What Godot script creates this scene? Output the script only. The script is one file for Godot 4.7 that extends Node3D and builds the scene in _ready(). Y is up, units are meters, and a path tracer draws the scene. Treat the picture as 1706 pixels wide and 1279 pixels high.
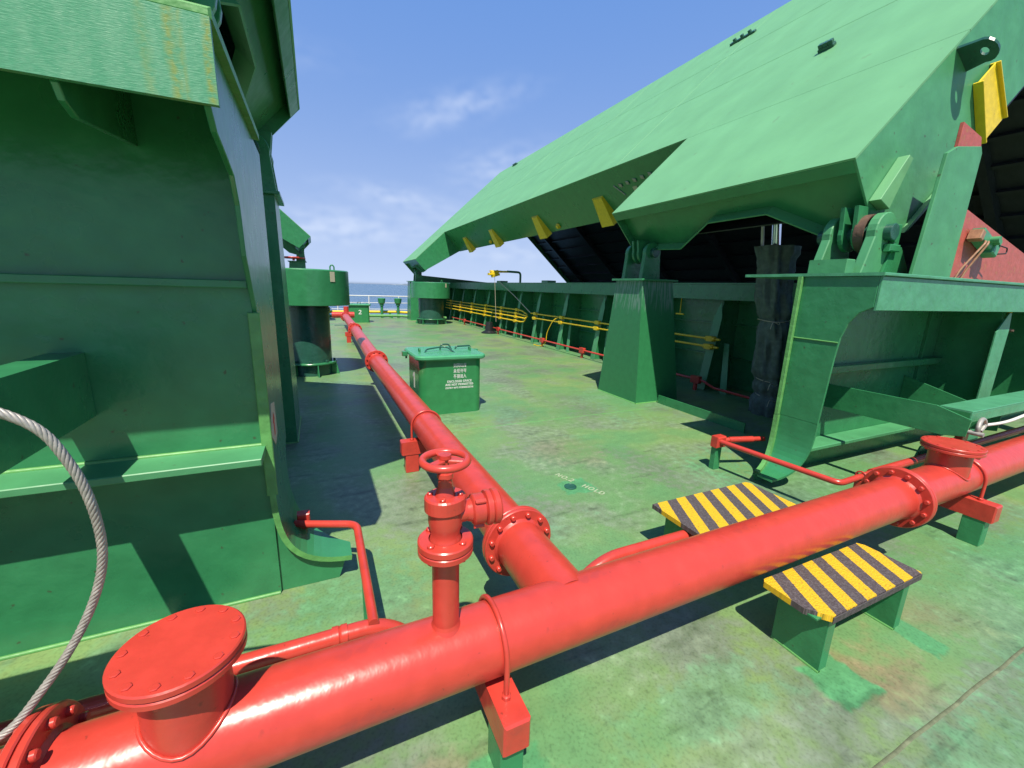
extends Node3D

# ---------------------------------------------------------------- mesh builder
class MB:
	var v := PackedVector3Array()
	var n := PackedVector3Array()
	var uv := PackedVector2Array()
	var uv2 := PackedVector2Array()
	var has_uv2 := false

	func tri(a: Vector3, b: Vector3, c: Vector3, na: Vector3, nb: Vector3, nc: Vector3, ua := Vector2.ZERO, ub := Vector2.ZERO, uc := Vector2.ZERO):
		if (b - a).cross(c - a).dot(na + nb + nc) > 0.0:
			v.append(a); v.append(c); v.append(b)
			n.append(na); n.append(nc); n.append(nb)
			uv.append(ua); uv.append(uc); uv.append(ub)
		else:
			v.append(a); v.append(b); v.append(c)
			n.append(na); n.append(nb); n.append(nc)
			uv.append(ua); uv.append(ub); uv.append(uc)

	func quad(a: Vector3, b: Vector3, c: Vector3, d: Vector3, nn: Vector3, u := [Vector2(0, 0), Vector2(1, 0), Vector2(1, 1), Vector2(0, 1)]):
		tri(a, b, c, nn, nn, nn, u[0], u[1], u[2])
		tri(a, c, d, nn, nn, nn, u[0], u[2], u[3])

	func quad_s(a: Vector3, b: Vector3, c: Vector3, d: Vector3, na: Vector3, nb: Vector3, nc: Vector3, nd: Vector3):
		tri(a, b, c, na, nb, nc)
		tri(a, c, d, na, nc, nd)

	# polygon p in the plane o + ux * p.x + uy * p.y, thick along dv, edges chamfered by bv
	func prism(p: PackedVector2Array, o: Vector3, ux: Vector3, uy: Vector3, dv: Vector3, bv := 0.0):
		var k = p.size()
		var area = 0.0
		for i in k:
			area += p[i].cross(p[(i + 1) % k])
		if area < 0:
			p = p.duplicate()
			p.reverse()
		var q = PackedVector2Array()
		for i in k:
			if bv <= 0.0:
				q.append(p[i])
			else:
				var d0 = (p[i] - p[(i + k - 1) % k]).normalized()
				var d1 = (p[(i + 1) % k] - p[i]).normalized()
				var m0 = Vector2(-d0.y, d0.x)
				var m1 = Vector2(-d1.y, d1.x)
				var m = (m0 + m1)
				var l = max(0.35, m.dot(m0))
				q.append(p[i] + m * (bv / l))
		var nd = dv.normalized()
		var back = dv - nd * bv
		var tris = Geometry2D.triangulate_polygon(q)
		for t in range(0, tris.size(), 3):
			var a = o + ux * q[tris[t]].x + uy * q[tris[t]].y
			var b = o + ux * q[tris[t + 1]].x + uy * q[tris[t + 1]].y
			var c = o + ux * q[tris[t + 2]].x + uy * q[tris[t + 2]].y
			tri(a, b, c, -nd, -nd, -nd, q[tris[t]], q[tris[t + 1]], q[tris[t + 2]])
			tri(a + dv, b + dv, c + dv, nd, nd, nd, q[tris[t]], q[tris[t + 1]], q[tris[t + 2]])
		for i in k:
			var j = (i + 1) % k
			var e = (p[j] - p[i]).normalized()
			var sn = (ux * e.y - uy * e.x).normalized()
			var a0 = o + ux * p[i].x + uy * p[i].y
			var b0 = o + ux * p[j].x + uy * p[j].y
			quad(a0 + nd * bv, b0 + nd * bv, b0 + back, a0 + back, sn)
			if bv > 0.0:
				var a1 = o + ux * q[i].x + uy * q[i].y
				var b1 = o + ux * q[j].x + uy * q[j].y
				quad(a0 + nd * bv, b0 + nd * bv, b1, a1, (sn - nd).normalized())
				quad(a0 + back, b0 + back, b1 + dv, a1 + dv, (sn + nd).normalized())

	func box(lo: Vector3, hi: Vector3, bv := 0.0):
		var s = hi - lo
		prism(PackedVector2Array([Vector2(0, 0), Vector2(s.x, 0), Vector2(s.x, s.y), Vector2(0, s.y)]), lo, Vector3.RIGHT, Vector3.UP, Vector3(0, 0, s.z), bv)

	# box with axes: centre c, half extents h along the three axes of b
	func obox(c: Vector3, h: Vector3, b: Basis, bv := 0.0):
		prism(PackedVector2Array([Vector2(-h.x, -h.y), Vector2(h.x, -h.y), Vector2(h.x, h.y), Vector2(-h.x, h.y)]), c - b.z * h.z, b.x, b.y, b.z * (2 * h.z), bv)

	func tube(path: Array, r: float, seg := 16, caps := true, rr := []):
		var k = path.size()
		var up = Vector3.UP
		var d = (path[1] - path[0]).normalized()
		if abs(d.dot(up)) > 0.95:
			up = Vector3.RIGHT
		var s = d.cross(up).normalized()
		var rings = []
		var norms = []
		for i in k:
			var t: Vector3
			if i == 0:
				t = (path[1] - path[0]).normalized()
			elif i == k - 1:
				t = (path[k - 1] - path[k - 2]).normalized()
			else:
				t = ((path[i] - path[i - 1]).normalized() + (path[i + 1] - path[i]).normalized()).normalized()
			s = (s - t * s.dot(t)).normalized()
			var w = t.cross(s)
			var ring = []
			var nr = []
			var rad = r if rr.is_empty() else rr[i]
			for a in seg:
				var an = TAU * a / seg
				var dir = s * cos(an) + w * sin(an)
				ring.append(path[i] + dir * rad)
				nr.append(dir)
			rings.append(ring)
			norms.append(nr)
		for i in k - 1:
			for a in seg:
				var b = (a + 1) % seg
				quad_s(rings[i][a], rings[i][b], rings[i + 1][b], rings[i + 1][a], norms[i][a], norms[i][b], norms[i + 1][b], norms[i + 1][a])
		if caps:
			var t0 = (path[0] - path[1]).normalized()
			var t1 = (path[k - 1] - path[k - 2]).normalized()
			for a in seg:
				var b = (a + 1) % seg
				tri(path[0], rings[0][a], rings[0][b], t0, t0, t0)
				tri(path[k - 1], rings[k - 1][a], rings[k - 1][b], t1, t1, t1)

	# profile of (radius, height) along axis from o
	func lathe(prof: Array, o: Vector3, axis: Vector3, seg := 24, smooth := false):
		var ax = axis.normalized()
		var h = Vector3.RIGHT if abs(ax.x) < 0.9 else Vector3.UP
		var s = ax.cross(h).normalized()
		var w = ax.cross(s)
		var pn = []
		for i in prof.size() - 1:
			var dr = prof[i + 1].x - prof[i].x
			var dh = prof[i + 1].y - prof[i].y
			pn.append(Vector2(dh, -dr).normalized())
		for i in prof.size() - 1:
			var n0 = pn[i]
			var n1 = pn[i]
			if smooth:
				if i > 0:
					n0 = (pn[i] + pn[i - 1]).normalized()
				if i < pn.size() - 1:
					n1 = (pn[i] + pn[i + 1]).normalized()
			for a in seg:
				var a0 = TAU * a / seg
				var a1 = TAU * (a + 1) / seg
				var d0 = s * cos(a0) + w * sin(a0)
				var d1 = s * cos(a1) + w * sin(a1)
				quad_s(o + d0 * prof[i].x + ax * prof[i].y, o + d1 * prof[i].x + ax * prof[i].y, o + d1 * prof[i + 1].x + ax * prof[i + 1].y, o + d0 * prof[i + 1].x + ax * prof[i + 1].y, d0 * n0.x + ax * n0.y, d1 * n0.x + ax * n0.y, d1 * n1.x + ax * n1.y, d0 * n1.x + ax * n1.y)

	func mesh(o: Vector3) -> ArrayMesh:
		var arr = []
		arr.resize(Mesh.ARRAY_MAX)
		var w = PackedVector3Array()
		w.resize(v.size())
		for i in v.size():
			w[i] = v[i] - o
		arr[Mesh.ARRAY_VERTEX] = w
		arr[Mesh.ARRAY_NORMAL] = n
		arr[Mesh.ARRAY_TEX_UV] = uv
		if has_uv2:
			arr[Mesh.ARRAY_TEX_UV2] = uv2
		var m = ArrayMesh.new()
		m.add_surface_from_arrays(Mesh.PRIMITIVE_TRIANGLES, arr)
		return m

# ---------------------------------------------------------------- scene tree helpers
var M := {}
var taken := {}
var origin_of := {}

func numbered(called: String) -> String:
	if not taken.has(called):
		taken[called] = 0
		return called
	taken[called] += 1
	return "%s_%03d" % [called, taken[called]]

func thing(called: String, label: String, category: String, at: Vector3, group := "") -> Node3D:
	var o = Node3D.new()
	o.name = numbered(called)
	add_child(o)
	o.position = at
	o.set_meta("label", label)
	o.set_meta("category", category)
	if group != "":
		o.set_meta("group", group)
	origin_of[o] = at
	return o

# a part (or sub-part) in world coordinates; every part sits at its thing's base
func part(called: String, mb: MB, mat: Material, parent: Node3D, label := "") -> MeshInstance3D:
	var o = MeshInstance3D.new()
	o.name = called
	o.mesh = mb.mesh(origin_of[parent])
	o.material_override = mat
	parent.add_child(o, true)
	origin_of[o] = origin_of[parent]
	if label != "":
		o.set_meta("label", label)
	return o

# one shared mesh placed many times under a parent: mesh built round the origin
func piece(called: String, m: Mesh, mat: Material, parent: Node3D, xf: Transform3D) -> MeshInstance3D:
	var o = MeshInstance3D.new()
	o.name = called
	o.mesh = m
	o.material_override = mat
	o.transform = Transform3D(xf.basis, xf.origin - origin_of[parent])
	parent.add_child(o, true)
	return o

func structure(called: String, mb: MB, mat: Material) -> MeshInstance3D:
	var o = MeshInstance3D.new()
	o.name = called
	o.mesh = mb.mesh(Vector3.ZERO)
	o.material_override = mat
	add_child(o)
	o.set_meta("kind", "structure")
	origin_of[o] = Vector3.ZERO
	return o

func copy(src: Node3D, at: Vector3, label: String) -> Node3D:
	var c = src.duplicate()
	var base = String(src.name)
	c.name = numbered(base)
	add_child(c)
	c.position = at
	c.set_meta("label", label)
	origin_of[c] = at
	return c

func V(x, y, z) -> Vector3:
	return Vector3(x, y, z)

func P2(a: Array) -> PackedVector2Array:
	var r = PackedVector2Array()
	for i in range(0, a.size(), 2):
		r.append(Vector2(a[i], a[i + 1]))
	return r

# round the corners of a polyline
func fillet(pts: Array, r: float, k := 6) -> Array:
	var out = [pts[0]]
	for i in range(1, pts.size() - 1):
		var a = pts[i - 1]
		var b = pts[i]
		var c = pts[i + 1]
		var rr = min(r, min((b - a).length(), (c - b).length()) * 0.49)
		var p0 = b + (a - b).normalized() * rr
		var p1 = b + (c - b).normalized() * rr
		for j in k + 1:
			var t = float(j) / k
			out.append(p0.lerp(b, t).lerp(b.lerp(p1, t), t))
	out.append(pts[pts.size() - 1])
	return out

func spline(pts: Array, per := 8) -> Array:
	var out = []
	for i in pts.size() - 1:
		var p0 = pts[max(0, i - 1)]
		var p1 = pts[i]
		var p2 = pts[i + 1]
		var p3 = pts[min(pts.size() - 1, i + 2)]
		for j in per:
			var t = float(j) / per
			out.append(p1.cubic_interpolate(p2, p0, p3, t))
	out.append(pts[pts.size() - 1])
	return out

# ---------------------------------------------------------------- materials
func srgb(c: Color) -> Color:
	return c.linear_to_srgb()

func noise_tex(seed_: int, freq: float, ramp: Array, size := 512, oct := 5, chip = null, chip_at := 0.0) -> ImageTexture:
	var f = FastNoiseLite.new()
	f.seed = seed_
	f.noise_type = FastNoiseLite.TYPE_SIMPLEX_SMOOTH
	f.frequency = freq
	f.fractal_octaves = oct
	var src = f.get_seamless_image(size, size)
	src.convert(Image.FORMAT_L8)
	var d = src.get_data()
	var g = Gradient.new()
	g.offsets = PackedFloat32Array(ramp.map(func(e): return e[0]))
	g.colors = PackedColorArray(ramp.map(func(e): return e[1]))
	var lut = []
	for i in 256:
		var c = srgb(g.sample(i / 255.0))
		lut.append([c.r8, c.g8, c.b8])
	var o = PackedByteArray()
	o.resize(size * size * 3)
	for i in size * size:
		var e = lut[d[i]]
		o[i * 3] = e[0]
		o[i * 3 + 1] = e[1]
		o[i * 3 + 2] = e[2]
	if chip != null:
		# sparse flakes and specks with sharp edges
		var h = FastNoiseLite.new()
		h.seed = seed_ + 500
		h.noise_type = FastNoiseLite.TYPE_SIMPLEX_SMOOTH
		h.frequency = 0.055
		h.fractal_octaves = 4
		var hs = h.get_seamless_image(size, size)
		hs.convert(Image.FORMAT_L8)
		var hd = hs.get_data()
		var cc = srgb(chip)
		var lim = int(chip_at * 255)
		for i in size * size:
			if hd[i] > lim:
				var q = clampf((hd[i] - lim) / 10.0, 0, 1) * 0.85
				o[i * 3] = int(lerpf(o[i * 3], cc.r8, q))
				o[i * 3 + 1] = int(lerpf(o[i * 3 + 1], cc.g8, q))
				o[i * 3 + 2] = int(lerpf(o[i * 3 + 2], cc.b8, q))
	return ImageTexture.create_from_image(Image.create_from_data(size, size, false, Image.FORMAT_RGB8, o))

func bump_tex(seed_: int, freq: float, strength: float, size := 512, oct := 4) -> ImageTexture:
	var f = FastNoiseLite.new()
	f.seed = seed_
	f.frequency = freq
	f.fractal_octaves = oct
	var src = f.get_seamless_image(size, size)
	src.convert(Image.FORMAT_RGBA8)
	src.bump_map_to_normal_map(strength)
	return ImageTexture.create_from_image(src)

var bump_soft: ImageTexture
var bump_fine: ImageTexture
var rough_tex: ImageTexture

func paint(c: Color, vary: float, rough: float, seed_: int, scale := 0.8, bump := 0.25, stain = null, share := 0.0, chip = null, chip_at := 0.9) -> StandardMaterial3D:
	var m = StandardMaterial3D.new()
	var lo = Color(c.r * (1.0 - vary), c.g * (1.0 - vary), c.b * (1.0 - vary))
	var hi = Color(c.r * (1.0 + vary) + vary * 0.012, c.g * (1.0 + vary), c.b * (1.0 + vary) + vary * 0.012)
	var ramp = [[0.0, lo], [0.35, c.lerp(lo, 0.4)], [0.55, c], [1.0, hi]]
	if stain != null:
		ramp = [[0.0, stain], [share * 0.75, stain], [share, c.lerp(lo, 0.6)], [0.55, c], [1.0, hi]]
	m.albedo_texture = noise_tex(seed_, 0.019, ramp, 320, 5, chip, chip_at)
	m.roughness = rough
	m.roughness_texture = rough_tex
	m.uv1_triplanar = true
	m.uv1_scale = Vector3.ONE * scale
	m.normal_enabled = true
	m.normal_texture = bump_soft
	m.normal_scale = bump
	return m

func plain(c: Color, rough: float, metal := 0.0) -> StandardMaterial3D:
	var m = StandardMaterial3D.new()
	m.albedo_color = srgb(c)
	m.roughness = rough
	m.metallic = metal
	return m

func make_materials():
	bump_soft = bump_tex(3, 0.02, 6.0)
	bump_fine = bump_tex(4, 0.09, 8.0)
	rough_tex = noise_tex(9, 0.015, [[0.0, Color(0.75, 0.75, 0.75)], [1.0, Color(1, 1, 1)]], 256)
	var speck = Color(0.055, 0.060, 0.030)
	M.green = paint(Color(0.030, 0.190, 0.074), 0.13, 0.30, 11, 0.7, 0.12, null, 0.0, speck, 0.90)
	M.green_rail = paint(Color(0.062, 0.255, 0.128), 0.14, 0.42, 12, 0.7, 0.2, null, 0.0, speck, 0.90)
	M.green_cover = paint(Color(0.120, 0.320, 0.146), 0.13, 0.6, 13, 0.22, 0.10, null, 0.0, Color(0.11, 0.20, 0.10), 0.86)
	M.green_face = paint(Color(0.060, 0.245, 0.104), 0.14, 0.5, 14, 0.5, 0.12, null, 0.0, speck, 0.88)
	M.green_edge = paint(Color(0.095, 0.285, 0.078), 0.2, 0.5, 15, 1.2, 0.3)
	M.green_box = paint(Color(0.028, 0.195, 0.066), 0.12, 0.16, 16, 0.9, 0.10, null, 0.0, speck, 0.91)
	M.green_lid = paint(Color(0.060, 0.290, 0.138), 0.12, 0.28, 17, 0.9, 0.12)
	M.teal = paint(Color(0.020, 0.085, 0.060), 0.2, 0.30, 18, 0.9, 0.2, null, 0.0, Color(0.06, 0.04, 0.025), 0.88)
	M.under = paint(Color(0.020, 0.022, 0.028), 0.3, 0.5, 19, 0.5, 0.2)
	M.red = paint(Color(0.455, 0.044, 0.030), 0.13, 0.31, 21, 1.1, 0.14, Color(0.38, 0.040, 0.030), 0.2, Color(0.17, 0.030, 0.020), 0.89)
	M.red_plate = paint(Color(0.40, 0.085, 0.062), 0.14, 0.5, 23, 1.4, 0.2, Color(0.36, 0.12, 0.05), 0.25, Color(0.14, 0.05, 0.03), 0.86)
	M.yellow = paint(Color(0.66, 0.47, 0.010), 0.14, 0.45, 24, 1.6, 0.2, null, 0.0, Color(0.22, 0.12, 0.03), 0.89)
	M.rust = paint(Color(0.10, 0.055, 0.035), 0.35, 0.8, 25, 2.5, 0.5)
	M.seam = paint(Color(0.120, 0.140, 0.075), 0.35, 0.8, 30, 2.5, 0.5)
	M.black = paint(Color(0.010, 0.013, 0.014), 0.3, 0.45, 26, 1.5, 0.2)
	M.grit = paint(Color(0.060, 0.050, 0.050), 0.35, 0.8, 32, 4.0, 0.6)
	M.white = plain(Color(0.60, 0.61, 0.62), 0.4)
	M.letter = plain(Color(0.62, 0.64, 0.61), 0.5)
	M.letter_worn = plain(Color(0.27, 0.35, 0.21), 0.7)
	M.chrome = plain(Color(0.75, 0.76, 0.80), 0.12, 1.0)
	M.cloth = paint(Color(0.085, 0.122, 0.112), 0.35, 0.85, 27, 1.8, 0.6)
	M.cord = plain(Color(0.42, 0.38, 0.30), 0.8)
	M.wire = paint(Color(0.33, 0.31, 0.28), 0.3, 0.55, 28, 4.0, 0.4)
	M.wire.metallic = 0.3
	M.rope = plain(Color(0.55, 0.53, 0.50), 0.8)
	M.sticker = plain(Color(0.46, 0.43, 0.31), 0.6)
	M.sticker_red = plain(Color(0.55, 0.06, 0.05), 0.6)
	M.copper = paint(Color(0.30, 0.16, 0.09), 0.3, 0.5, 29, 3.0, 0.3)

# ---------------------------------------------------------------- deck texture
func deck_texture(x0: float, z0: float, side: float, w: int) -> ImageTexture:
	# square of painted deck; all noises run in metres so that two squares agree
	var mp = side / w
	var ns = []
	for e in [[101, 0.30, 4, 0], [102, 0.95, 7, 0], [103, 0.62, 7, 0], [104, 11.0, 5, 0], [105, 8.0, 5, 1]]:
		var f = FastNoiseLite.new()
		f.seed = e[0]
		f.frequency = e[1] * mp
		f.fractal_octaves = e[2]
		f.noise_type = FastNoiseLite.TYPE_SIMPLEX_SMOOTH
		# the last one is drawn narrow and stretched: scuffs that run along the ship
		var narrow = 6 if e[3] == 1 else 1
		f.offset = Vector3(x0 / mp / narrow, z0 / mp, 0)
		var im = f.get_image(w / narrow, w, false, false, false)
		im.convert(Image.FORMAT_L8)
		if narrow > 1:
			im.resize(w, w, Image.INTERPOLATE_CUBIC)
		ns.append(im.get_data())
	var g0 = Color(0.118, 0.236, 0.092)
	var g1 = Color(0.172, 0.266, 0.094)
	var worn = Color(0.158, 0.216, 0.134)
	var grey = Color(0.124, 0.152, 0.110)
	var fresh = Color(0.070, 0.240, 0.098)
	var rust = Color(0.200, 0.160, 0.085)
	var patch = [[2.06, -0.79, 0.12, 0.11], [2.72, -0.82, 0.085, 0.19], [0.55, -0.98, 0.15, 0.16], [4.3, -1.05, 0.4, 0.4], [2.0, -5.35, 0.75, 0.5], [1.98, -2.87, 0.17, 0.14], [4.5, -5.2, 0.8, 0.9], [-0.2, -8.5, 0.95, 0.95], [4.6, -19.2, 1.1, 1.0], [4.4, -2.3, 1.0, 0.6], [3.75, -2.75, 0.3, 0.3], [-0.6, -2.0, 1.8, 0.35], [0.1, -2.3, 0.4, 0.3], [4.3, -0.8, 1.6, 0.35], [6.3, -9.0, 0.35, 9.0], [2.9, -3.9, 0.25, 0.12], [2.4, -7.5, 0.2, 0.12], [1.3, -0.95, 0.5, 0.12], [2.6, -0.25, 1.2, 0.2]]
	var stain = [[2.35, -0.85, 0.28, 0.22, 0.85], [2.95, -0.85, 0.28, 0.2, 0.6], [0.70, -0.92, 0.16, 0.13, 0.7], [0.35, -1.05, 0.14, 0.14, 0.45], [0.3, -1.95, 0.25, 0.3, 0.4], [2.55, -3.6, 0.4, 0.3, 0.25], [3.0, -19.5, 2.0, 1.8, 0.3], [2.2, -0.9, 0.15, 0.2, 0.4]]
	var o = PackedByteArray()
	o.resize(w * w * 3)
	var n0 = ns[0]
	var n1 = ns[1]
	var n2 = ns[2]
	var n3 = ns[3]
	var n4 = ns[4]
	var lut = PackedByteArray()
	lut.resize(1025)
	for i in 1025:
		lut[i] = srgb(Color(i / 1024.0, 0, 0)).r8
	for j in w:
		var z = z0 + (j + 0.5) * mp
		var pr = []
		for p in patch:
			if abs(z - p[1]) < p[3] * 1.6 + 0.1:
				pr.append(p)
		var sr = []
		for p in stain:
			if abs(z - p[1]) < p[3] * 2.0 + 0.1:
				sr.append(p)
		var k = j * w
		for i in w:
			var a = n0[k] / 127.5 - 1.0
			var b = n1[k] / 127.5 - 1.0
			var d = n2[k] / 127.5 - 1.0
			var e = n3[k] / 127.5 - 1.0
			var t = clampf(0.45 + a * 1.6 + b * 0.7, 0, 1)
			var r = g0.r + (g1.r - g0.r) * t
			var g = g0.g + (g1.g - g0.g) * t
			var bl = g0.b + (g1.b - g0.b) * t
			var q = clampf(0.18 + b * 2.6 + e * 0.5, 0, 1) * 0.8
			r += (worn.r - r) * q
			g += (worn.g - g) * q
			bl += (worn.b - bl) * q
			var dirt = q
			q = clampf(d * 3.0 + e * 1.0 + (n4[k] / 127.5 - 1.0) * 0.7 - 0.30, 0, 1) * 0.75
			dirt = minf(1.0, dirt + q)
			r += (grey.r - r) * q
			g += (grey.g - g) * q
			bl += (grey.b - bl) * q
			q = clampf(-b * 3.2 - d * 1.2 - 0.55, 0, 1) * 0.28
			r += (fresh.r - r) * q
			g += (fresh.g - g) * q
			bl += (fresh.b - bl) * q
			var x = x0 + (i + 0.5) * mp
			for p in sr:
				var u = (x - p[0]) / p[2]
				var w2 = (z - p[1]) / p[3]
				if u * u + w2 * w2 < 4.0:
					q = clampf(0.9 - (u * u + w2 * w2) * 0.6 + b * 2.0 + e * 0.6, 0, 1) * p[4]
					r += (rust.r - r) * q
					g += (rust.g - g) * q
					bl += (rust.b - bl) * q
			for p in pr:
				var u2 = maxf(abs(x - p[0]) / p[2], abs(z - p[1]) / p[3])
				if u2 < 1.6:
					var small = p[2] < 0.2
					q = clampf((1.0 - u2) * (7.0 if small else 2.0) + b * (4.0 if small else 2.2) + e * 1.2, 0, 1) * (0.95 if small else 0.38)
					r += (fresh.r - r) * q
					g += (fresh.g - g) * q
					bl += (fresh.b - bl) * q
			var sc = n4[k] / 127.5 - 1.0
			var sp = 1.0 + e * (0.10 + 0.42 * dirt) + sc * (0.10 + 0.20 * dirt)
			# thin dark scuffs and pale flakes
			if sc < -0.46 and dirt > 0.15:
				sp *= 0.82
			if e > 0.50 and d < 0.05:
				sp *= 1.12
			elif e < -0.58:
				sp *= 0.84
			o[k * 3] = lut[int(clampf(r * sp, 0, 1) * 1024)]
			o[k * 3 + 1] = lut[int(clampf(g * sp, 0, 1) * 1024)]
			o[k * 3 + 2] = lut[int(clampf(bl * sp, 0, 1) * 1024)]
			k += 1
	return ImageTexture.create_from_image(Image.create_from_data(w, w, false, Image.FORMAT_RGB8, o))

# ---------------------------------------------------------------- sky cover
func cloud_cover() -> ImageTexture:
	var w = 1024
	var h = 512
	var f = FastNoiseLite.new()
	f.seed = 7
	f.frequency = 0.055
	f.fractal_octaves = 5
	f.domain_warp_enabled = true
	f.domain_warp_amplitude = 8.0
	f.domain_warp_frequency = 0.05
	# wisps of cirrus all round: bearing, elevation, half length, half height (degrees), tilt, strength
	var wisps = [[-72.5, 20.3, 6.5, 1.4, 0.26, 0.9], [-76.0, 18.6, 2.5, 1.0, 0.5, 0.6], [-80.0, 10.3, 6.5, 1.1, -0.10, 0.8], [-66.0, 14.3, 6.0, 2.2, 0.15, 0.8], [-87.0, 6.6, 10.0, 2.0, 0.05, 0.75], [-70.0, 8.0, 8.0, 1.6, 0.0, 0.6], [-62.0, 4.5, 12.0, 1.4, 0.0, 0.5]]
	var rg = RandomNumberGenerator.new()
	rg.seed = 23
	for i in 44:
		var a = -180.0 + i * 360.0 / 44 + rg.randf_range(-4, 4)
		if a > -98.0 and a < -52.0:
			continue
		wisps.append([a, rg.randf_range(5, 26), rg.randf_range(4, 10), rg.randf_range(0.9, 2.2), rg.randf_range(-0.2, 0.3), rg.randf_range(0.5, 0.9)])
	var acc = PackedFloat32Array()
	acc.resize(w * h)
	for e in wisps:
		var i0 = int((e[0] / 360.0 + 0.25) * w)
		var j0 = int((0.5 - e[1] / 180.0) * h)
		var ri = int(e[2] * 2.4 / 360.0 * w) + 2
		var rj = int((e[3] * 3.0 + e[2] * abs(e[4]) * 2.4) / 180.0 * h) + 2
		var ct = cos(e[4])
		var sn = sin(e[4])
		for j in range(max(0, j0 - rj), min(h, j0 + rj)):
			var el = (0.5 - (j + 0.5) / h) * 180.0
			if el < 0.3:
				continue
			for ii in range(i0 - ri, i0 + ri):
				var az = ((ii + 0.5) / w - 0.25) * 360.0
				var du = (az - e[0]) * cos(deg_to_rad(el))
				var dv = el - e[1]
				var u = du * ct + dv * sn
				var v = dv * ct - du * sn
				var g = exp(-(u * u) / (e[2] * e[2]) - (v * v) / (e[3] * e[3]))
				var n = f.get_noise_2d(u * 5.0 + e[0] * 31.0, v * 17.0 + e[1] * 57.0)
				var q = clampf(g * (0.6 + n * 1.15), 0, 1) * e[5]
				var k = j * w + posmod(ii, w)
				acc[k] = 1.0 - (1.0 - acc[k]) * (1.0 - q)
	var o = PackedByteArray()
	o.resize(w * h * 4)
	for k in w * h:
		o[k * 4] = 255
		o[k * 4 + 1] = 240
		o[k * 4 + 2] = 190
		o[k * 4 + 3] = int(acc[k] * 0.16 * 255)
	return ImageTexture.create_from_image(Image.create_from_data(w, h, false, Image.FORMAT_RGBA8, o))

# ---------------------------------------------------------------- shared small shapes
var bolt_mesh: ArrayMesh
var ubolt_nut: ArrayMesh

func make_shared():
	var b = MB.new()
	b.lathe([Vector2(0, 0.9), Vector2(0.8, 0.9), Vector2(1, 0.7), Vector2(1, 0)], Vector3.ZERO, Vector3.UP, 6)
	bolt_mesh = b.mesh(Vector3.ZERO)

func axis_basis(ax: Vector3, r: float, hgt: float) -> Basis:
	var y = ax.normalized()
	var h = Vector3.RIGHT if abs(y.x) < 0.9 else Vector3.UP
	var x = y.cross(h).normalized()
	var z = x.cross(y)
	return Basis(x * r, y * hgt, z * r)

# pair of flange discs round a pipe, with bolts on both outer faces
func flange_pair(parent: Node3D, c: Vector3, ax: Vector3, rp: float, rf: float, th: float, nb: int, mat: Material, br := 0.013):
	ax = ax.normalized()
	for sgn in [-1, 1]:
		var b = MB.new()
		var e = 0.004
		b.lathe([Vector2(rp * 0.98, 0.002), Vector2(rf - e, 0.002), Vector2(rf, 0.002 + e), Vector2(rf, th - e), Vector2(rf - e, th), Vector2(rp + 0.012, th), Vector2(rp - 0.002, th + 0.014)], c, ax * sgn, 40)
		var fl = part("flange", b, mat, parent)
		for i in nb:
			var a = TAU * (i + 0.5) / nb
			var bs = axis_basis(ax * sgn, br, 0.018)
			var dir = bs.x.normalized() * cos(a) + bs.z.normalized() * sin(a)
			piece("bolt", bolt_mesh, mat, fl, Transform3D(bs, c + dir * (rp + (rf - rp) * 0.55) + ax * sgn * th))

func lug_poly(px: float, py: float, r: float, y0: float, x0: float, x1: float) -> PackedVector2Array:
	var p = PackedVector2Array([Vector2(x0, y0), Vector2(x1, y0)])
	for i in 13:
		var a = lerpf(-0.25, PI + 0.25, i / 12.0)
		p.append(Vector2(px + cos(a) * r, py + sin(a) * r))
	return p

func text_part(txt: String, size: float, xf: Transform3D, mat: Material, parent: Node3D, called := "lettering", bold := true):
	var t = TextMesh.new()
	var f = SystemFont.new()
	f.font_names = PackedStringArray(["Droid Sans"])
	f.font_weight = 700 if bold else 400
	t.font = f
	t.text = txt
	t.font_size = 64
	t.pixel_size = size / 64.0
	t.depth = 0.003
	var o = MeshInstance3D.new()
	o.name = called
	o.mesh = t
	o.material_override = mat
	o.transform = Transform3D(xf.basis, xf.origin - origin_of[parent])
	parent.add_child(o, true)

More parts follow.
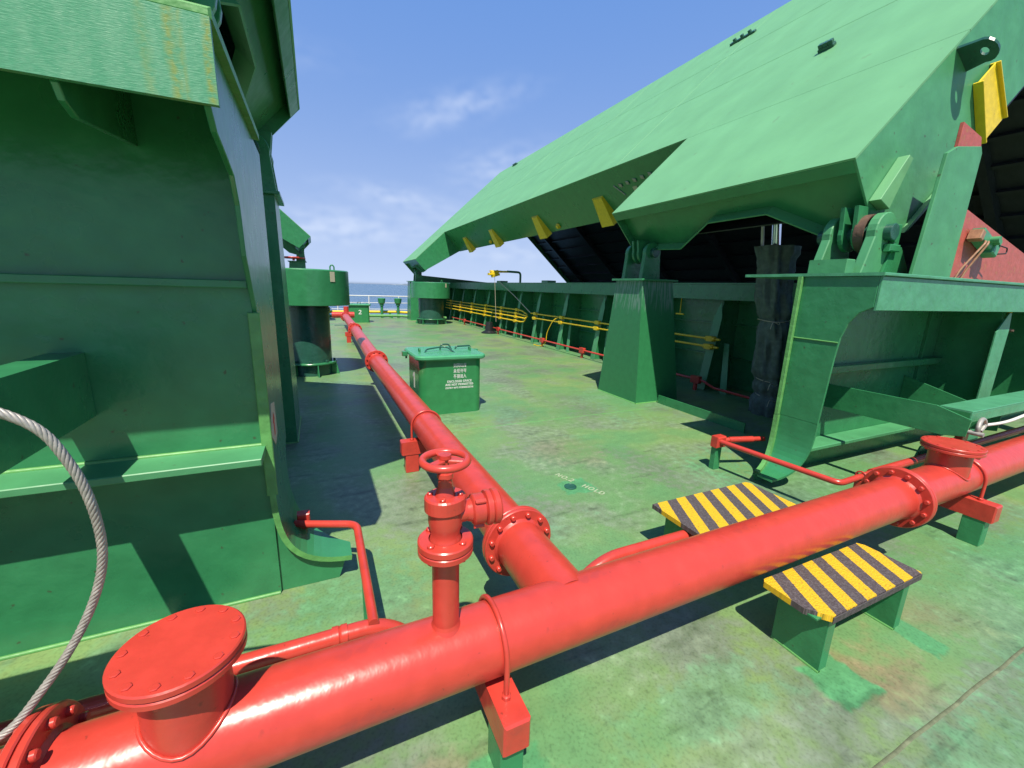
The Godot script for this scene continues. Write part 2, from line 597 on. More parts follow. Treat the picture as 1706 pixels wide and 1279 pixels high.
# ---------------------------------------------------------------- hatch cover
func cover(called: String, label: String, A: Vector2, sgn: float, zn: float, za: float, zb: float, zf: float, sr: float, smax: float) -> Array:
	var th = deg_to_rad(42.8)
	var S = Vector3(sgn * cos(th), sin(th), 0)
	var N = Vector3(-sgn * sin(th), cos(th), 0)
	var A3 = Vector3(A.x, A.y, 0)
	var dz = Vector3(0, 0, -1)
	var t = thing(called, label, "hatch cover", A3 + Vector3(0, 0, zn), "raised hatch covers")
	var b = MB.new()
	b.prism(P2([sr, -zn, smax, -zn, smax, -zf, sr, -zf]), A3, S, dz, -N * 0.02)
	part("top_plate", b, M.green_cover, t)
	for e in [[zn, za], [zb, zf]]:
		b = MB.new()
		b.prism(P2([0, -e[0], sr - 0.005, -e[0], sr - 0.005, -e[1], 0, -e[1]]), A3, S, dz, -N * 0.02)
		part("arm_top_plate", b, M.green_cover, t)
	# side plates
	var prof = P2([0, -0.021, 0, -0.83, 0.35, -1.02, smax, -1.10, smax, -0.021])
	for z in [zn - 0.002, zf + 0.022]:
		b = MB.new()
		b.prism(prof, A3 + Vector3(0, 0, z), S, N, dz * 0.02, 0.003)
		part("side_plate", b, M.green_face, t)
	# recessed edge between the arms
	b = MB.new()
	b.prism(P2([-za + 0.001, -0.021, -zb - 0.001, -0.021, -zb - 0.001, -1.10, -za + 0.001, -1.10]), A3 + S * sr, dz, N, S * 0.02)
	part("edge_plate", b, M.green, t)
	# underside
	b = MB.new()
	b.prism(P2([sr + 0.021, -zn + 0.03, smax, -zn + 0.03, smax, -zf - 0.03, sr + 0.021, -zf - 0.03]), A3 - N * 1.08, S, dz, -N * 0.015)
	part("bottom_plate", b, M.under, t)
	# arms
	for e in [[zn, za, 1.0], [zf, zb, -1.0]]:
		var q0 = -e[0]
		var L = abs(e[1] - e[0])
		var dirz = 1.0 if e[2] > 0 else -1.0
		# inner end plate of the arm
		b = MB.new()
		b.prism(P2([0.0, -0.021, 0.0, -0.66, 0.18, -0.70, sr, -1.08, sr, -0.021]), A3 + Vector3(0, 0, e[1] + dirz * 0.02), S, N, Vector3(0, 0, -dirz * 0.02), 0.002)
		part("arm_end_plate", b, M.green, t)
		# recessed arm front with its cut-out
		var out = [[0.022, -0.04], [0.022, -0.80], [0.45, -0.74], [0.92, -0.40], [1.68, -0.40], [2.30, -0.74], [L - 0.022, -0.68], [L - 0.022, -0.04]]
		var pp = PackedVector2Array()
		for o in out:
			pp.append(Vector2(q0 + o[0] * dirz, o[1]))
		b = MB.new()
		b.prism(pp, A3 + S * 0.11, dz, N, S * 0.015)
		part("arm_front_plate", b, M.green, t)
		b = MB.new()
		b.prism(P2([q0 + 0.022 * dirz, -0.0215, q0 + (L - 0.022) * dirz, -0.0215, q0 + (L - 0.022) * dirz, -0.14, q0 + 0.022 * dirz, -0.14]), A3, dz, N, S * 0.02, 0.003)
		part("arm_rim", b, M.green, t)
		b = MB.new()
		for i in range(1, 6):
			var p0 = A3 + dz * (q0 + out[i][0] * dirz) + N * out[i][1]
			var p1 = A3 + dz * (q0 + out[i + 1][0] * dirz) + N * out[i + 1][1]
			var d = (p1 - p0).normalized()
			var up = S.cross(d).normalized()
			b.obox((p0 + p1) * 0.5 + S * 0.06, Vector3((p1 - p0).length() * 0.5, 0.008, 0.075), Basis(d, up, S), 0.0)
		part("arm_lip", b, M.green_face, t)
		# floor of the arm behind the front plate
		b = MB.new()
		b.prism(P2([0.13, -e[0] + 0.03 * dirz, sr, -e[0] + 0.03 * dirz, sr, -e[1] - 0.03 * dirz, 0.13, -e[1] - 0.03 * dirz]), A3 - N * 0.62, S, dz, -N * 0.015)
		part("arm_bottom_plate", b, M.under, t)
	return [t, S, N, A3]

func hinge_lugs(t: Node3D, pv: Vector2, z: float, top: float, sgn: float):
	# eye plates hanging from the arm down to the pin
	for o in [-0.055, 0.055]:
		var b = MB.new()
		b.prism(lug_poly(pv.x, -pv.y, 0.15, -top, pv.x - 0.17, pv.x + 0.17), Vector3(0, 0, z + o - 0.02), Vector3.RIGHT, -Vector3.UP, Vector3(0, 0, 0.04), 0.004)
		part("hinge_eye", b, M.green, t)
	var c = MB.new()
	c.lathe([Vector2(0, -0.30), Vector2(0.065, -0.30), Vector2(0.07, -0.295), Vector2(0.07, 0.295), Vector2(0.065, 0.30), Vector2(0, 0.30)], Vector3(pv.x, pv.y, z), Vector3(0, 0, 1), 20)
	part("hinge_pin", c, M.teal, t)

func tower(label: String, at: Vector3, sgn: float, top: float, pv: Vector2, mat: Material = null) -> Node3D:
	# at: corner of the base on the walkway side, nearest the pipe; sgn: way the column runs from there
	var t = thing("hinge_tower", label, "hinge tower", at, "hatch hinge towers")
	var b = MB.new()
	var x0 = at.x
	var z0 = at.z
	var lo = [V(x0, 0, z0), V(x0 + sgn * 0.86, 0, z0), V(x0 + sgn * 0.86, 0, z0 - 0.98), V(x0, 0, z0 - 0.98)]
	var hi = [V(x0 + sgn * 0.02, top - 0.03, z0 - 0.13), V(x0 + sgn * 0.62, top - 0.03, z0 - 0.13), V(x0 + sgn * 0.62, top - 0.03, z0 - 0.74), V(x0 + sgn * 0.02, top - 0.03, z0 - 0.74)]
	for i in 4:
		var j = (i + 1) % 4
		var nn = (lo[j] - lo[i]).cross(hi[i] - lo[i]).normalized()
		var mid = (lo[i] + hi[j]) * 0.5 - (lo[0] + lo[2]) * 0.5
		if nn.dot(Vector3(mid.x, 0, mid.z)) < 0:
			nn = -nn
		b.quad(lo[i], lo[j], hi[j], hi[i], nn, [Vector2(i, 1), Vector2(i + 1, 1), Vector2(i + 1, 0), Vector2(i, 0)])
	part("column", b, M.green if mat == null else mat, t)
	b = MB.new()
	var xa = min(x0 - sgn * 0.03, x0 + sgn * 0.68)
	var xb = max(x0 - sgn * 0.03, x0 + sgn * 0.68)
	b.box(V(xa, top - 0.03, z0 - 0.80), V(xb, top, z0 - 0.08), 0.005)
	part("cap_plate", b, M.green, t)
	for o in [-0.20, 0.20]:
		b = MB.new()
		b.prism(lug_poly(pv.x, pv.y, 0.15, top + 0.001, pv.x - 0.18, pv.x + 0.18), V(0, 0, z0 - 0.44 + o - 0.035), Vector3.RIGHT, Vector3.UP, V(0, 0, 0.07), 0.006)
		part("pin_lug", b, M.green, t)
	# weld bead round the foot
	b = MB.new()
	for i in 4:
		b.tube([lo[i], lo[(i + 1) % 4]], 0.014, 8)
	part("weld_bead", b, M.green_edge, t)
	return t

# ---------------------------------------------------------------- deck fittings
func access_box(at: Vector3, num: String, label: String, lettered: bool) -> Node3D:
	# at: centre of the foot
	var t = thing("access_hatch", label, "access hatch", at, "low access hatches on the deck")
	var hx = 0.43
	var hz = 0.40
	var b = MB.new()
	var p = PackedVector2Array()
	var rc = 0.10
	for q in [[1, 1, 0], [-1, 1, 1], [-1, -1, 2], [1, -1, 3]]:
		for i in 7:
			var a = (q[2] + i / 6.0) * PI / 2
			p.append(Vector2(q[0] * (hx - rc) + cos(a) * rc, q[1] * (hz - rc) + sin(a) * rc))
	# smooth rounded trunk
	var k = p.size()
	for i in k:
		var j = (i + 1) % k
		var c0 = Vector2(clampf(p[i].x, -hx + rc, hx - rc), clampf(p[i].y, -hz + rc, hz - rc))
		var c1 = Vector2(clampf(p[j].x, -hx + rc, hx - rc), clampf(p[j].y, -hz + rc, hz - rc))
		var n0 = (p[i] - c0).normalized()
		var n1 = (p[j] - c1).normalized()
		var a0 = at + V(p[i].x, 0, p[i].y)
		var a1 = at + V(p[j].x, 0, p[j].y)
		b.quad_s(a0, a1, a1 + V(0, 0.755, 0), a0 + V(0, 0.755, 0), V(n0.x, 0, n0.y), V(n1.x, 0, n1.y), V(n1.x, 0, n1.y), V(n0.x, 0, n0.y))
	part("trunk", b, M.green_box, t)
	b = MB.new()
	var lid = PackedVector2Array()
	for q in p:
		lid.append(q * Vector2(1.13, 1.15))
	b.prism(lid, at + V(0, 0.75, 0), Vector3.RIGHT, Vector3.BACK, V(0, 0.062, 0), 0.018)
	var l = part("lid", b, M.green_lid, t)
	b = MB.new()
	b.tube(fillet([at + V(-0.30, 0.805, 0.12), at + V(-0.26, 0.845, 0.05), at + V(-0.05, 0.86, -0.02), at + V(0.05, 0.86, 0.0), at + V(0.10, 0.805, 0.2)], 0.05), 0.011, 8)
	part("handle", b, M.teal, t)
	b = MB.new()
	b.tube(fillet([at + V(-0.03, 0.80, -0.1), at + V(-0.02, 0.885, -0.1), at + V(0.10, 0.89, -0.1), at + V(0.13, 0.80, -0.05)], 0.04), 0.012, 8)
	part("handle", b, M.teal, t)
	b = MB.new()
	b.tube(fillet([at + V(0.20, 0.81, -0.12), at + V(0.22, 0.85, -0.12), at + V(0.44, 0.85, -0.16), at + V(0.45, 0.81, -0.16)], 0.03), 0.012, 8)
	part("handle", b, M.teal, t)
	for sx in [-1, 1]:
		b = MB.new()
		b.box(at + V(sx * 0.52 - 0.035, 0.735, -0.18), at + V(sx * 0.52 + 0.035, 0.80, -0.11), 0.006)
		b.tube([at + V(sx * 0.50, 0.70, -0.145), at + V(sx * 0.50, 0.80, -0.145)], 0.014, 8)
		part("toggle", b, M.green, t)
		b = MB.new()
		b.tube(fillet([at + V(sx * 0.36, 0.80, 0.10), at + V(sx * 0.36, 0.86, 0.10), at + V(sx * 0.36, 0.86, 0.03), at + V(sx * 0.36, 0.80, 0.03)], 0.02), 0.010, 8)
		part("eye", b, M.green, t)
	if lettered:
		text_part(num, 0.30, Transform3D(Basis(Vector3(0, 0, 1), Vector3.UP, Vector3(-1, 0, 0)), at + V(-hx - 0.003, 0.42, 0.02)), M.letter, t, "number")
		# three lines of characters, brushed stroke by stroke
		var ch = {
			"a": [2.5, 9.5, 2.5, 5.5, 1, 8, 4.3, 8, 0.8, 5.6, 4.6, 5.6, 2.5, 5, 2.5, 1, 1, 3.3, 4.3, 3.3, 0.8, 0.8, 4.6, 1.2, 5, 7, 9.8, 7, 8.2, 9.5, 8.2, 0.5, 8.2, 0.5, 7, 1, 5.8, 5, 6.6, 3.5],
			"b": [1.5, 9.3, 2.3, 8.3, 1, 8, 1, 0, 3.5, 9, 9, 9, 9, 9, 9, 0.4, 9, 0.4, 8, 0.8, 3, 6, 7.6, 6, 5.8, 7.6, 5.8, 1.6, 5.8, 6, 3, 3],
			"c": [3, 9.3, 1, 5, 2.4, 7.5, 4.4, 7.5, 4.4, 7.5, 1, 1.5, 2, 4.5, 4, 2, 4, 2, 9.6, 0.6, 7, 9.3, 7, 2.2, 7, 6, 9, 4.8],
			"d": [4.5, 9.2, 1.5, 8.4, 1.5, 8.4, 1.5, 4, 1.5, 4, 0.6, 0.6, 1.5, 6.9, 4, 6.9, 4, 6.9, 4, 4.4, 1.5, 4.4, 4, 4.4, 9.3, 9.2, 6, 8.3, 6, 8.3, 6, 4, 6, 4, 5, 0.6, 6, 5.8, 9.7, 5.8, 8, 5.8, 8, 0],
			"e": [2, 7.5, 8, 7.5, 1, 5, 9, 5, 5, 9.5, 5, 0, 5, 5, 1, 1, 5, 5, 9, 1],
			"f": [3, 9, 1, 6.5, 1, 6.5, 3.5, 6.5, 3.5, 6.5, 1, 3.5, 1, 3.5, 4, 4, 1, 1, 4, 2, 5, 9, 9, 9, 9, 9, 5, 5.5, 6, 7.5, 9.5, 5.5, 5.2, 4, 9, 4, 7, 4, 7, 0.5, 4.6, 0.5, 9.6, 0.5],
			"g": [1.5, 9, 2.5, 8, 1, 6, 3, 6, 3, 6, 3, 1, 3, 1, 4, 2, 6, 9.5, 5, 6.5, 5.5, 8, 9, 8, 4.5, 5, 9.7, 5, 7.2, 8, 7.2, 0],
			"h": [1, 8.5, 9, 8.5, 8, 8.5, 8, 0.7, 8, 0.7, 6.5, 1.2, 2, 6.3, 5.5, 6.3, 2, 6.3, 2, 3, 5.5, 6.3, 5.5, 3, 2, 3, 5.5, 3],
			"i": [1, 8.8, 9, 8.8, 5.5, 8.8, 1, 3.5, 5, 6.5, 5, 0, 6, 6, 9, 3.5],
			"j": [3, 9.5, 1, 7.5, 3, 7, 1, 4.5, 2.2, 5.5, 2.2, 0, 5, 9, 9, 9, 5, 9, 5, 5.7, 9, 9, 9, 5.7, 5, 7.4, 9, 7.4, 5, 5.7, 9, 5.7, 4.3, 4.4, 9.7, 4.4, 4, 2.8, 9.7, 2.8, 7.8, 4.4, 7.8, 0, 5.5, 2, 6.3, 1],
			"k": [1.5, 9, 2.5, 7.8, 1, 6, 2.5, 6, 2.5, 6, 2.5, 2, 2.5, 2, 1, 0.8, 2.5, 1.8, 9.5, 0.6, 4, 7, 9.5, 7, 4, 4.5, 9.5, 4.5, 5.5, 9, 5.2, 4.5, 5.2, 4.5, 4, 2, 8, 9, 8, 1.8],
			"l": [4, 9.3, 5.2, 7.5, 5.2, 7.5, 1, 0.5, 5, 7, 9.3, 0.5],
		}
		b = MB.new()
		var row = 0
		for line in ["abcd", "efgh", "ijkl"]:
			for i in 4:
				var s = ch[line[i]]
				var ox = 0.02 + i * 0.046
				var oy = 0.640 - row * 0.075
				for j in range(0, s.size(), 4):
					var p0 = at + V(ox + s[j] * 0.0043, oy + s[j + 1] * 0.0056, hz + 0.0025)
					var p1 = at + V(ox + s[j + 2] * 0.0043, oy + s[j + 3] * 0.0056, hz + 0.0025)
					var d = (p1 - p0).normalized()
					b.obox((p0 + p1) * 0.5, Vector3((p1 - p0).length() * 0.5 + 0.002, 0.0028, 0.001), Basis(d, Vector3.BACK.cross(d), Vector3.BACK))
			row += 1
		part("lettering", b, M.letter, t)
		row = 0
		for line in ["ENCLOSED SPACE", "ARE NOT PERMITTED", "ENTRY W/O PERMISSION"]:
			text_part(line, [0.042, 0.040, 0.0335][row], Transform3D(Basis.IDENTITY, at + V(0.105, 0.448 - row * 0.044, hz + 0.002)), M.letter, t)
			row += 1
	else:
		text_part(num, 0.26, Transform3D(Basis.IDENTITY, at + V(0.02, 0.46, hz + 0.003)), M.letter, t, "number")
	return t

func mushroom_vent(at: Vector3, rh: float, rn: float, top: float, low: float, label: String) -> Node3D:
	var t = thing("mushroom_ventilator", label, "ventilator", at, "mushroom ventilators")
	var b = MB.new()
	b.lathe([Vector2(0, top), Vector2(rh * 0.5, top), Vector2(rh - 0.015, top - 0.012), Vector2(rh, top - 0.03), Vector2(rh, low + 0.008), Vector2(rh - 0.008, low), Vector2(rh - 0.02, low), Vector2(rh - 0.02, top - 0.06), Vector2(0, top - 0.06)], at, Vector3.UP, 56)
	var hd = part("head", b, M.green, t)
	b = MB.new()
	b.lathe([Vector2(rn, 0.0), Vector2(rn, low - 0.12), Vector2(rn + 0.02, low - 0.12), Vector2(rn + 0.02, low - 0.05), Vector2(rn, low - 0.05), Vector2(rn, top - 0.07)], at, Vector3.UP, 48)
	part("neck", b, M.teal, t)
	b = MB.new()
	b.lathe([Vector2(rn + 0.001, 0.215), Vector2(rn + 0.085, 0.215), Vector2(rn + 0.09, 0.222), Vector2(rn + 0.09, 0.24), Vector2(rn + 0.085, 0.247), Vector2(rn + 0.001, 0.247)], at, Vector3.UP, 48)
	part("base_ring", b, M.green, t)
	for i in 6:
		var a = TAU * (i + 0.3) / 6
		var d = V(cos(a), 0, sin(a))
		b = MB.new()
		b.prism(P2([rn + 0.001, 0.001, rn + 0.14, 0.001, rn + 0.09, 0.214, rn + 0.001, 0.214]), at + d.cross(Vector3.UP) * 0.007, d, Vector3.UP, -d.cross(Vector3.UP) * 0.014)
		part("gusset", b, M.green, t)
	for i in 8:
		var a = TAU * (i + 0.1) / 8
		var d = V(cos(a), 0, sin(a))
		b = MB.new()
		b.obox(at + d * (rn + 0.04) + V(0, 0.26, 0), Vector3(0.02, 0.03, 0.025), Basis(d, Vector3.UP, d.cross(Vector3.UP)), 0.004)
		part("dog_bolt", b, M.teal, t)
	# lifting eye on the crown
	b = MB.new()
	var e = at + V(rh * 0.62, top, -0.1)
	b.tube([e + V(-0.035, -0.03, 0), e + V(-0.035, 0.06, 0), e + V(-0.02, 0.085, 0), e + V(0, 0.095, 0), e + V(0.02, 0.085, 0), e + V(0.035, 0.06, 0), e + V(0.035, -0.03, 0)], 0.013, 8)
	part("lifting_eye", b, M.green, t)
	b = MB.new()
	var pa = 0.62
	var pd = V(sin(pa), 0, cos(pa))
	b.obox(at + pd * (rh + 0.003) + V(0, top - 0.13, 0), Vector3(0.045, 0.085, 0.003), Basis(V(pd.z, 0, -pd.x), Vector3.UP, pd))
	part("name_plate", b, M.sticker, t)
	return t

func pipe_support(at: Vector3, along: Vector3, yb: float, rp: float, yc: float, label: String, post_mat: Material = null) -> Node3D:
	# at: foot; along: pipe direction; the saddle bar lies across it
	var t = thing("pipe_support", label, "pipe support", at, "pipe supports")
	var ac = along.cross(Vector3.UP).normalized()
	var bs = Basis(along.normalized(), Vector3.UP, ac)
	var b = MB.new()
	var hp = (yb - 0.13) * 0.5
	b.obox(at + V(0, hp + 0.001, 0) + ac * 0.145, Vector3(0.045, hp - 0.001, 0.06), bs, 0.004)
	part("post", b, M.green if post_mat == null else post_mat, t)
	b = MB.new()
	b.obox(at + V(0, yb - 0.064, 0) + ac * 0.02, Vector3(0.05, 0.063, 0.22), bs, 0.008)
	part("saddle", b, M.red, t)
	b = MB.new()
	var path = []
	var r = rp + 0.011
	path.append(at + V(0, yb - 0.01, 0) + ac * r)
	for i in 17:
		var a = PI * i / 16.0
		path.append(at + V(0, yc - at.y, 0) + ac * (r * cos(a)) + V(0, r * sin(a), 0))
	path.append(at + V(0, yb - 0.01, 0) - ac * r)
	b.tube(path, 0.010, 10)
	var u = part("u_bolt", b, M.red, t)
	for sg in [-1, 1]:
		piece("nut", bolt_mesh, M.red, u, Transform3D(axis_basis(Vector3.UP, 0.018, 0.018), at + V(0, yb, 0) + ac * r * sg))
	return t

# ---------------------------------------------------------------- scene
func _ready():
	# camera
	var cam = Camera3D.new()
	cam.name = "camera"
	add_child(cam)
	cam.transform = Transform3D(Basis(V(0.909095, 0.029611, 0.415536), V(0.066111, 0.974576, -0.214083), V(-0.411311, 0.222093, 0.884024)), V(0, 1.7, 0))
	cam.fov = 84.834
	cam.near = 0.05
	cam.far = 60000.0
	cam.current = true
	# sky
	var env = Environment.new()
	var sky = Sky.new()
	var sm = ProceduralSkyMaterial.new()
	sm.sky_top_color = srgb(Color(0.084, 0.200, 0.49))
	sm.sky_horizon_color = srgb(Color(0.39, 0.475, 0.645))
	sm.sky_curve = 0.17
	sm.ground_bottom_color = srgb(Color(0.03, 0.06, 0.10))
	sm.ground_horizon_color = srgb(Color(0.26, 0.34, 0.46))
	sm.sky_cover = cloud_cover()
	sm.sky_cover_modulate = Color(1, 1, 1)
	sky.sky_material = sm
	env.background_mode = Environment.BG_SKY
	env.sky = sky
	env.tonemap_mode = Environment.TONE_MAPPER_LINEAR
	env.tonemap_exposure = 1.5
	env.sdfgi_enabled = true
	env.ssao_enabled = true
	env.ssil_enabled = true
	var we = WorldEnvironment.new()
	we.name = "environment"
	we.environment = env
	add_child(we)
	# sun
	var sun = DirectionalLight3D.new()
	sun.name = "sun"
	add_child(sun)
	sun.look_at_from_position(Vector3.ZERO, V(0.235, -1.0, -0.52), Vector3.UP)
	sun.light_energy = 1.6
	sun.light_color = Color(1.0, 0.965, 0.90)
	sun.light_angular_distance = 0.5
	sun.shadow_enabled = true

	make_materials()
	make_shared()
	build_setting()
	build_left_coaming()
	build_right_coaming()
	build_covers()
	build_towers()
	build_main_pipes()
	build_small_pipes()
	build_steps()
	build_deck_objects()
	build_coaming_pipes()
	build_far_side()

func build_setting():
	var x0 = -46.0
	var x1 = 54.0
	var z0 = 31.0
	var z1 = -24.6
	var detail = noise_tex(55, 0.13, [[0.0, Color(0.62, 0.61, 0.61)], [0.25, Color(0.84, 0.84, 0.83)], [0.45, Color(0.97, 0.97, 0.96)], [0.6, Color(1, 1, 1)], [1.0, Color(1, 1, 1)]], 512, 6)
	# the near square of the deck is painted finer than the rest; both belong to one sheet
	var nx0 = -2.2
	var nz0 = -9.4
	var side = 10.0
	var far = deck_texture(-12.0, -25.0, 32.0, 768)
	var near = deck_texture(nx0, nz0, side, 1344)
	var dk: MeshInstance3D
	for lay in 2:
		var dm = StandardMaterial3D.new()
		dm.albedo_texture = near if lay == 1 else far
		dm.roughness = 0.46
		dm.detail_enabled = true
		dm.detail_uv_layer = BaseMaterial3D.DETAIL_UV_2
		dm.detail_blend_mode = BaseMaterial3D.BLEND_MODE_MUL
		dm.detail_albedo = detail
		dm.uv2_scale = Vector3(0.73, 0.73, 0.73)
		var b0 = MB.new()
		b0.has_uv2 = true
		var rects = [[nx0, nz0, nx0 + side, nz0 + side]] if lay == 1 else [[x0, z1, x1, nz0], [x0, nz0 + side, x1, z0], [x0, nz0, nx0, nz0 + side], [nx0 + side, nz0, x1, nz0 + side]]
		for rc in rects:
			var c = [V(rc[0], 0, rc[3]), V(rc[2], 0, rc[3]), V(rc[2], 0, rc[1]), V(rc[0], 0, rc[1])]
			for t in [[0, 1, 2], [0, 2, 3]]:
				var k = b0.v.size()
				var u = []
				for i in 3:
					var q = c[t[i]]
					u.append(Vector2((q.x - nx0) / side, (q.z - nz0) / side) if lay == 1 else Vector2((q.x + 12.0) / 32.0, (q.z + 25.0) / 32.0))
				b0.tri(c[t[0]], c[t[1]], c[t[2]], Vector3.UP, Vector3.UP, Vector3.UP, u[0], u[1], u[2])
				for i in 3:
					b0.uv2.append(Vector2(b0.v[k + i].x, b0.v[k + i].z))
		if lay == 0:
			dk = structure("deck", b0, dm)
		else:
			part("deck_plating", b0, dm, dk)
	var b = MB.new()
	for s in [[-0.515, 1.2, 7.0, 0.013, M.seam], [-4.66, 0.95, 4.5, 0.012, M.green_edge]]:
		b = MB.new()
		var path = []
		var k = int((s[2] - s[1]) / 0.12)
		var rg = RandomNumberGenerator.new()
		rg.seed = 5
		for i in k + 1:
			path.append(V(lerpf(s[1], s[2], float(i) / k), -s[3] + 0.003, s[0] + rg.randf_range(-0.0025, 0.0025)))
		b.tube(path, s[3], 8)
		part("weld_seam", b, s[4], dk)
	b = MB.new()
	b.box(V(x0, -12.0, z1 + 0.05), V(x1, -0.03, z0))
	structure("hull", b, M.green)
	# sea
	var wm = StandardMaterial3D.new()
	wm.albedo_texture = noise_tex(61, 0.01, [[0.0, Color(0.030, 0.085, 0.15)], [1.0, Color(0.055, 0.13, 0.20)]], 256)
	wm.roughness = 0.22
	wm.uv1_triplanar = true
	wm.uv1_world_triplanar = true
	wm.uv1_scale = Vector3.ONE * 0.011
	wm.normal_enabled = true
	wm.normal_texture = bump_tex(62, 0.03, 10.0)
	wm.normal_scale = 1.0
	b = MB.new()
	var e = 26000.0
	b.quad(V(-e, -9.5, e), V(e, -9.5, e), V(e, -9.5, -e), V(-e, -9.5, -e), Vector3.UP)
	structure("sea", b, wm)
	# low island on the horizon
	b = MB.new()
	var rg2 = RandomNumberGenerator.new()
	rg2.seed = 12
	var prev = 0.0
	for i in 24:
		var nx = sin(PI * (i + 1) / 24.0) * rg2.randf_range(30, 62) if i < 23 else 0.0
		var xa = 1800.0 + i * 55.0
		b.prism(P2([0, -12, 55, -12, 55, nx, 0, prev]), V(xa, 0, -11000), Vector3.RIGHT, Vector3.UP, V(0, 0, -600))
		prev = nx
	structure("hills", b, plain(Color(0.22, 0.28, 0.34), 0.9))

func build_left_coaming():
	var t = thing("hatch_coaming", "tall green hatch coaming with algae streaks on its overhanging top rail", "coaming", V(-0.28, 0, -2.37), "hatch coamings")
	var b = MB.new()
	b.box(V(-9, 0, -2.39), V(-0.281, 2.46, -2.37))
	part("wall_plate", b, M.green, t)
	# rail with running stains
	var im = Image.create(512, 128, false, Image.FORMAT_RGB8)
	var f = FastNoiseLite.new()
	f.seed = 31
	f.frequency = 0.02
	var base = Color(0.068, 0.265, 0.138)
	var alg = Color(0.19, 0.245, 0.042)
	var pale = Color(0.115, 0.305, 0.175)
	for x in 512:
		for y in 128:
			var u = x / 512.0 * 1.4 - 1.4
			var n1 = f.get_noise_2d(x * 2.2, y * 0.35)
			var n2 = f.get_noise_2d(x * 5.0 + 900, y * 4.0)
			var q = 0.0
			for s in [[-0.105, 0.020, 0.85], [-0.080, 0.010, 0.5], [-0.012, 0.016, 1.0], [-0.17, 0.02, 0.35], [-0.9, 0.03, 0.3]]:
				q += clampf(1.0 - abs(u - s[0] - n1 * 0.012) / s[1], 0, 1) * s[2] * clampf(0.8 + n2 * 1.4, 0, 1)
			var c = base.lerp(pale, clampf(0.35 + n1 * 0.9 + n2 * 0.7, 0, 0.8)).lerp(alg, clampf(q, 0, 0.9))
			im.set_pixel(x, y, srgb(c))
	var rm = StandardMaterial3D.new()
	rm.albedo_texture = ImageTexture.create_from_image(im)
	rm.roughness = 0.42
	rm.normal_enabled = true
	rm.normal_texture = bump_fine
	rm.normal_scale = 0.14
	b = MB.new()
	var xr = -0.235
	b.quad(V(xr - 1.4, 2.23, -1.73), V(xr, 2.23, -1.73), V(xr, 2.47, -1.73), V(xr - 1.4, 2.47, -1.73), Vector3.BACK, [Vector2(0, 1), Vector2(1, 1), Vector2(1, 0), Vector2(0, 0)])
	b.quad(V(-9, 2.23, -1.73), V(xr - 1.4, 2.23, -1.73), V(xr - 1.4, 2.47, -1.73), V(-9, 2.47, -1.73), Vector3.BACK, [Vector2(-4, 1), Vector2(0, 1), Vector2(0, 0), Vector2(-4, 0)])
	b.box(V(-9, 2.23, -1.752), V(xr, 2.469, -1.7305))
	part("rail", b, rm, t)
	b = MB.new()
	b.box(V(-9, 2.471, -3.0), V(xr + 0.004, 2.505, -1.745), 0.008)
	part("top_plate", b, M.green_edge, t)
	b = MB.new()
	b.box(V(-9, 1.664, -2.3695), V(-0.283, 1.698, -2.32), 0.003)
	part("stiffener", b, M.green, t)
	b = MB.new()
	b.box(V(-9, 0.845, -2.3695), V(-0.283, 0.88, -2.168), 0.004)
	part("stiffener", b, M.green_face, t)
	# weld beads
	for y in [0.881, 0.004]:
		b = MB.new()
		b.tube([V(-9, y, -2.366), V(-0.285, y, -2.366)], 0.011, 8)
		part("weld_bead", b, M.green_edge, t)
	b = MB.new()
	b.prism(P2([2.368, 2.45, 2.368, 2.22, 1.86, 2.165, 1.79, 2.19, 1.765, 2.228, 1.765, 2.45]), V(-0.62, 0, 0), V(0, 0, -1), Vector3.UP, V(-0.02, 0, 0), 0.003)
	part("knee_bracket", b, M.green, t)
	# plate closing the end, with its knee under the rail
	b = MB.new()
	b.prism(P2([3.28, 0.60, 2.372, 0.60, 2.372, 1.55, 2.30, 1.66, 2.20, 1.80, 2.17, 2.0, 2.10, 2.10, 1.96, 2.14, 1.82, 2.175, 1.755, 2.229, 1.755, 2.468, 3.28, 2.468]), V(-0.26, 0, 0), V(0, 0, -1), Vector3.UP, V(-0.02, 0, 0), 0.003)
	part("end_plate", b, M.green, t)
	# flat bar along the front edge
	b = MB.new()
	b.box(V(-0.300, 0.60, -2.369), V(-0.250, 1.55, -2.350), 0.004)
	part("edge_bar", b, M.green_edge, t)
	# outward curling foot
	var foot = []
	for i in 15:
		var q = i / 14.0
		# straight down, then a quarter turn outwards
		var a = Vector2(-0.262, 0.62)
		var c1 = Vector2(-0.262, 0.30)
		var c2 = Vector2(-0.20, 0.17)
		var d1 = Vector2(0.095, 0.145)
		foot.append(a.bezier_interpolate(c1, c2, d1, q))
	b = MB.new()
	for i in 14:
		var p0 = foot[i]
		var p1 = foot[i + 1]
		var zb0 = lerpf(-3.28, -2.50, pow(i / 14.0, 0.8))
		var zb1 = lerpf(-3.28, -2.50, pow((i + 1) / 14.0, 0.8))
		var e = (p1 - p0).normalized()
		var nn = V(-e.y, e.x, 0)
		if nn.x + nn.y < 0:
			nn = -nn
		var th = nn * 0.02
		var a0 = V(p0.x, p0.y, -2.352)
		var a1 = V(p1.x, p1.y, -2.352)
		var b0 = V(p0.x, p0.y, zb0)
		var b1 = V(p1.x, p1.y, zb1)
		b.quad(a0, a1, b1, b0, nn)
		b.quad(a0 - th, a1 - th, b1 - th, b0 - th, -nn)
		b.quad(a0, a1, a1 - th, a0 - th, V(0, 0, 1))
		b.quad(b0, b1, b1 - th, b0 - th, V(0, 0, -1))
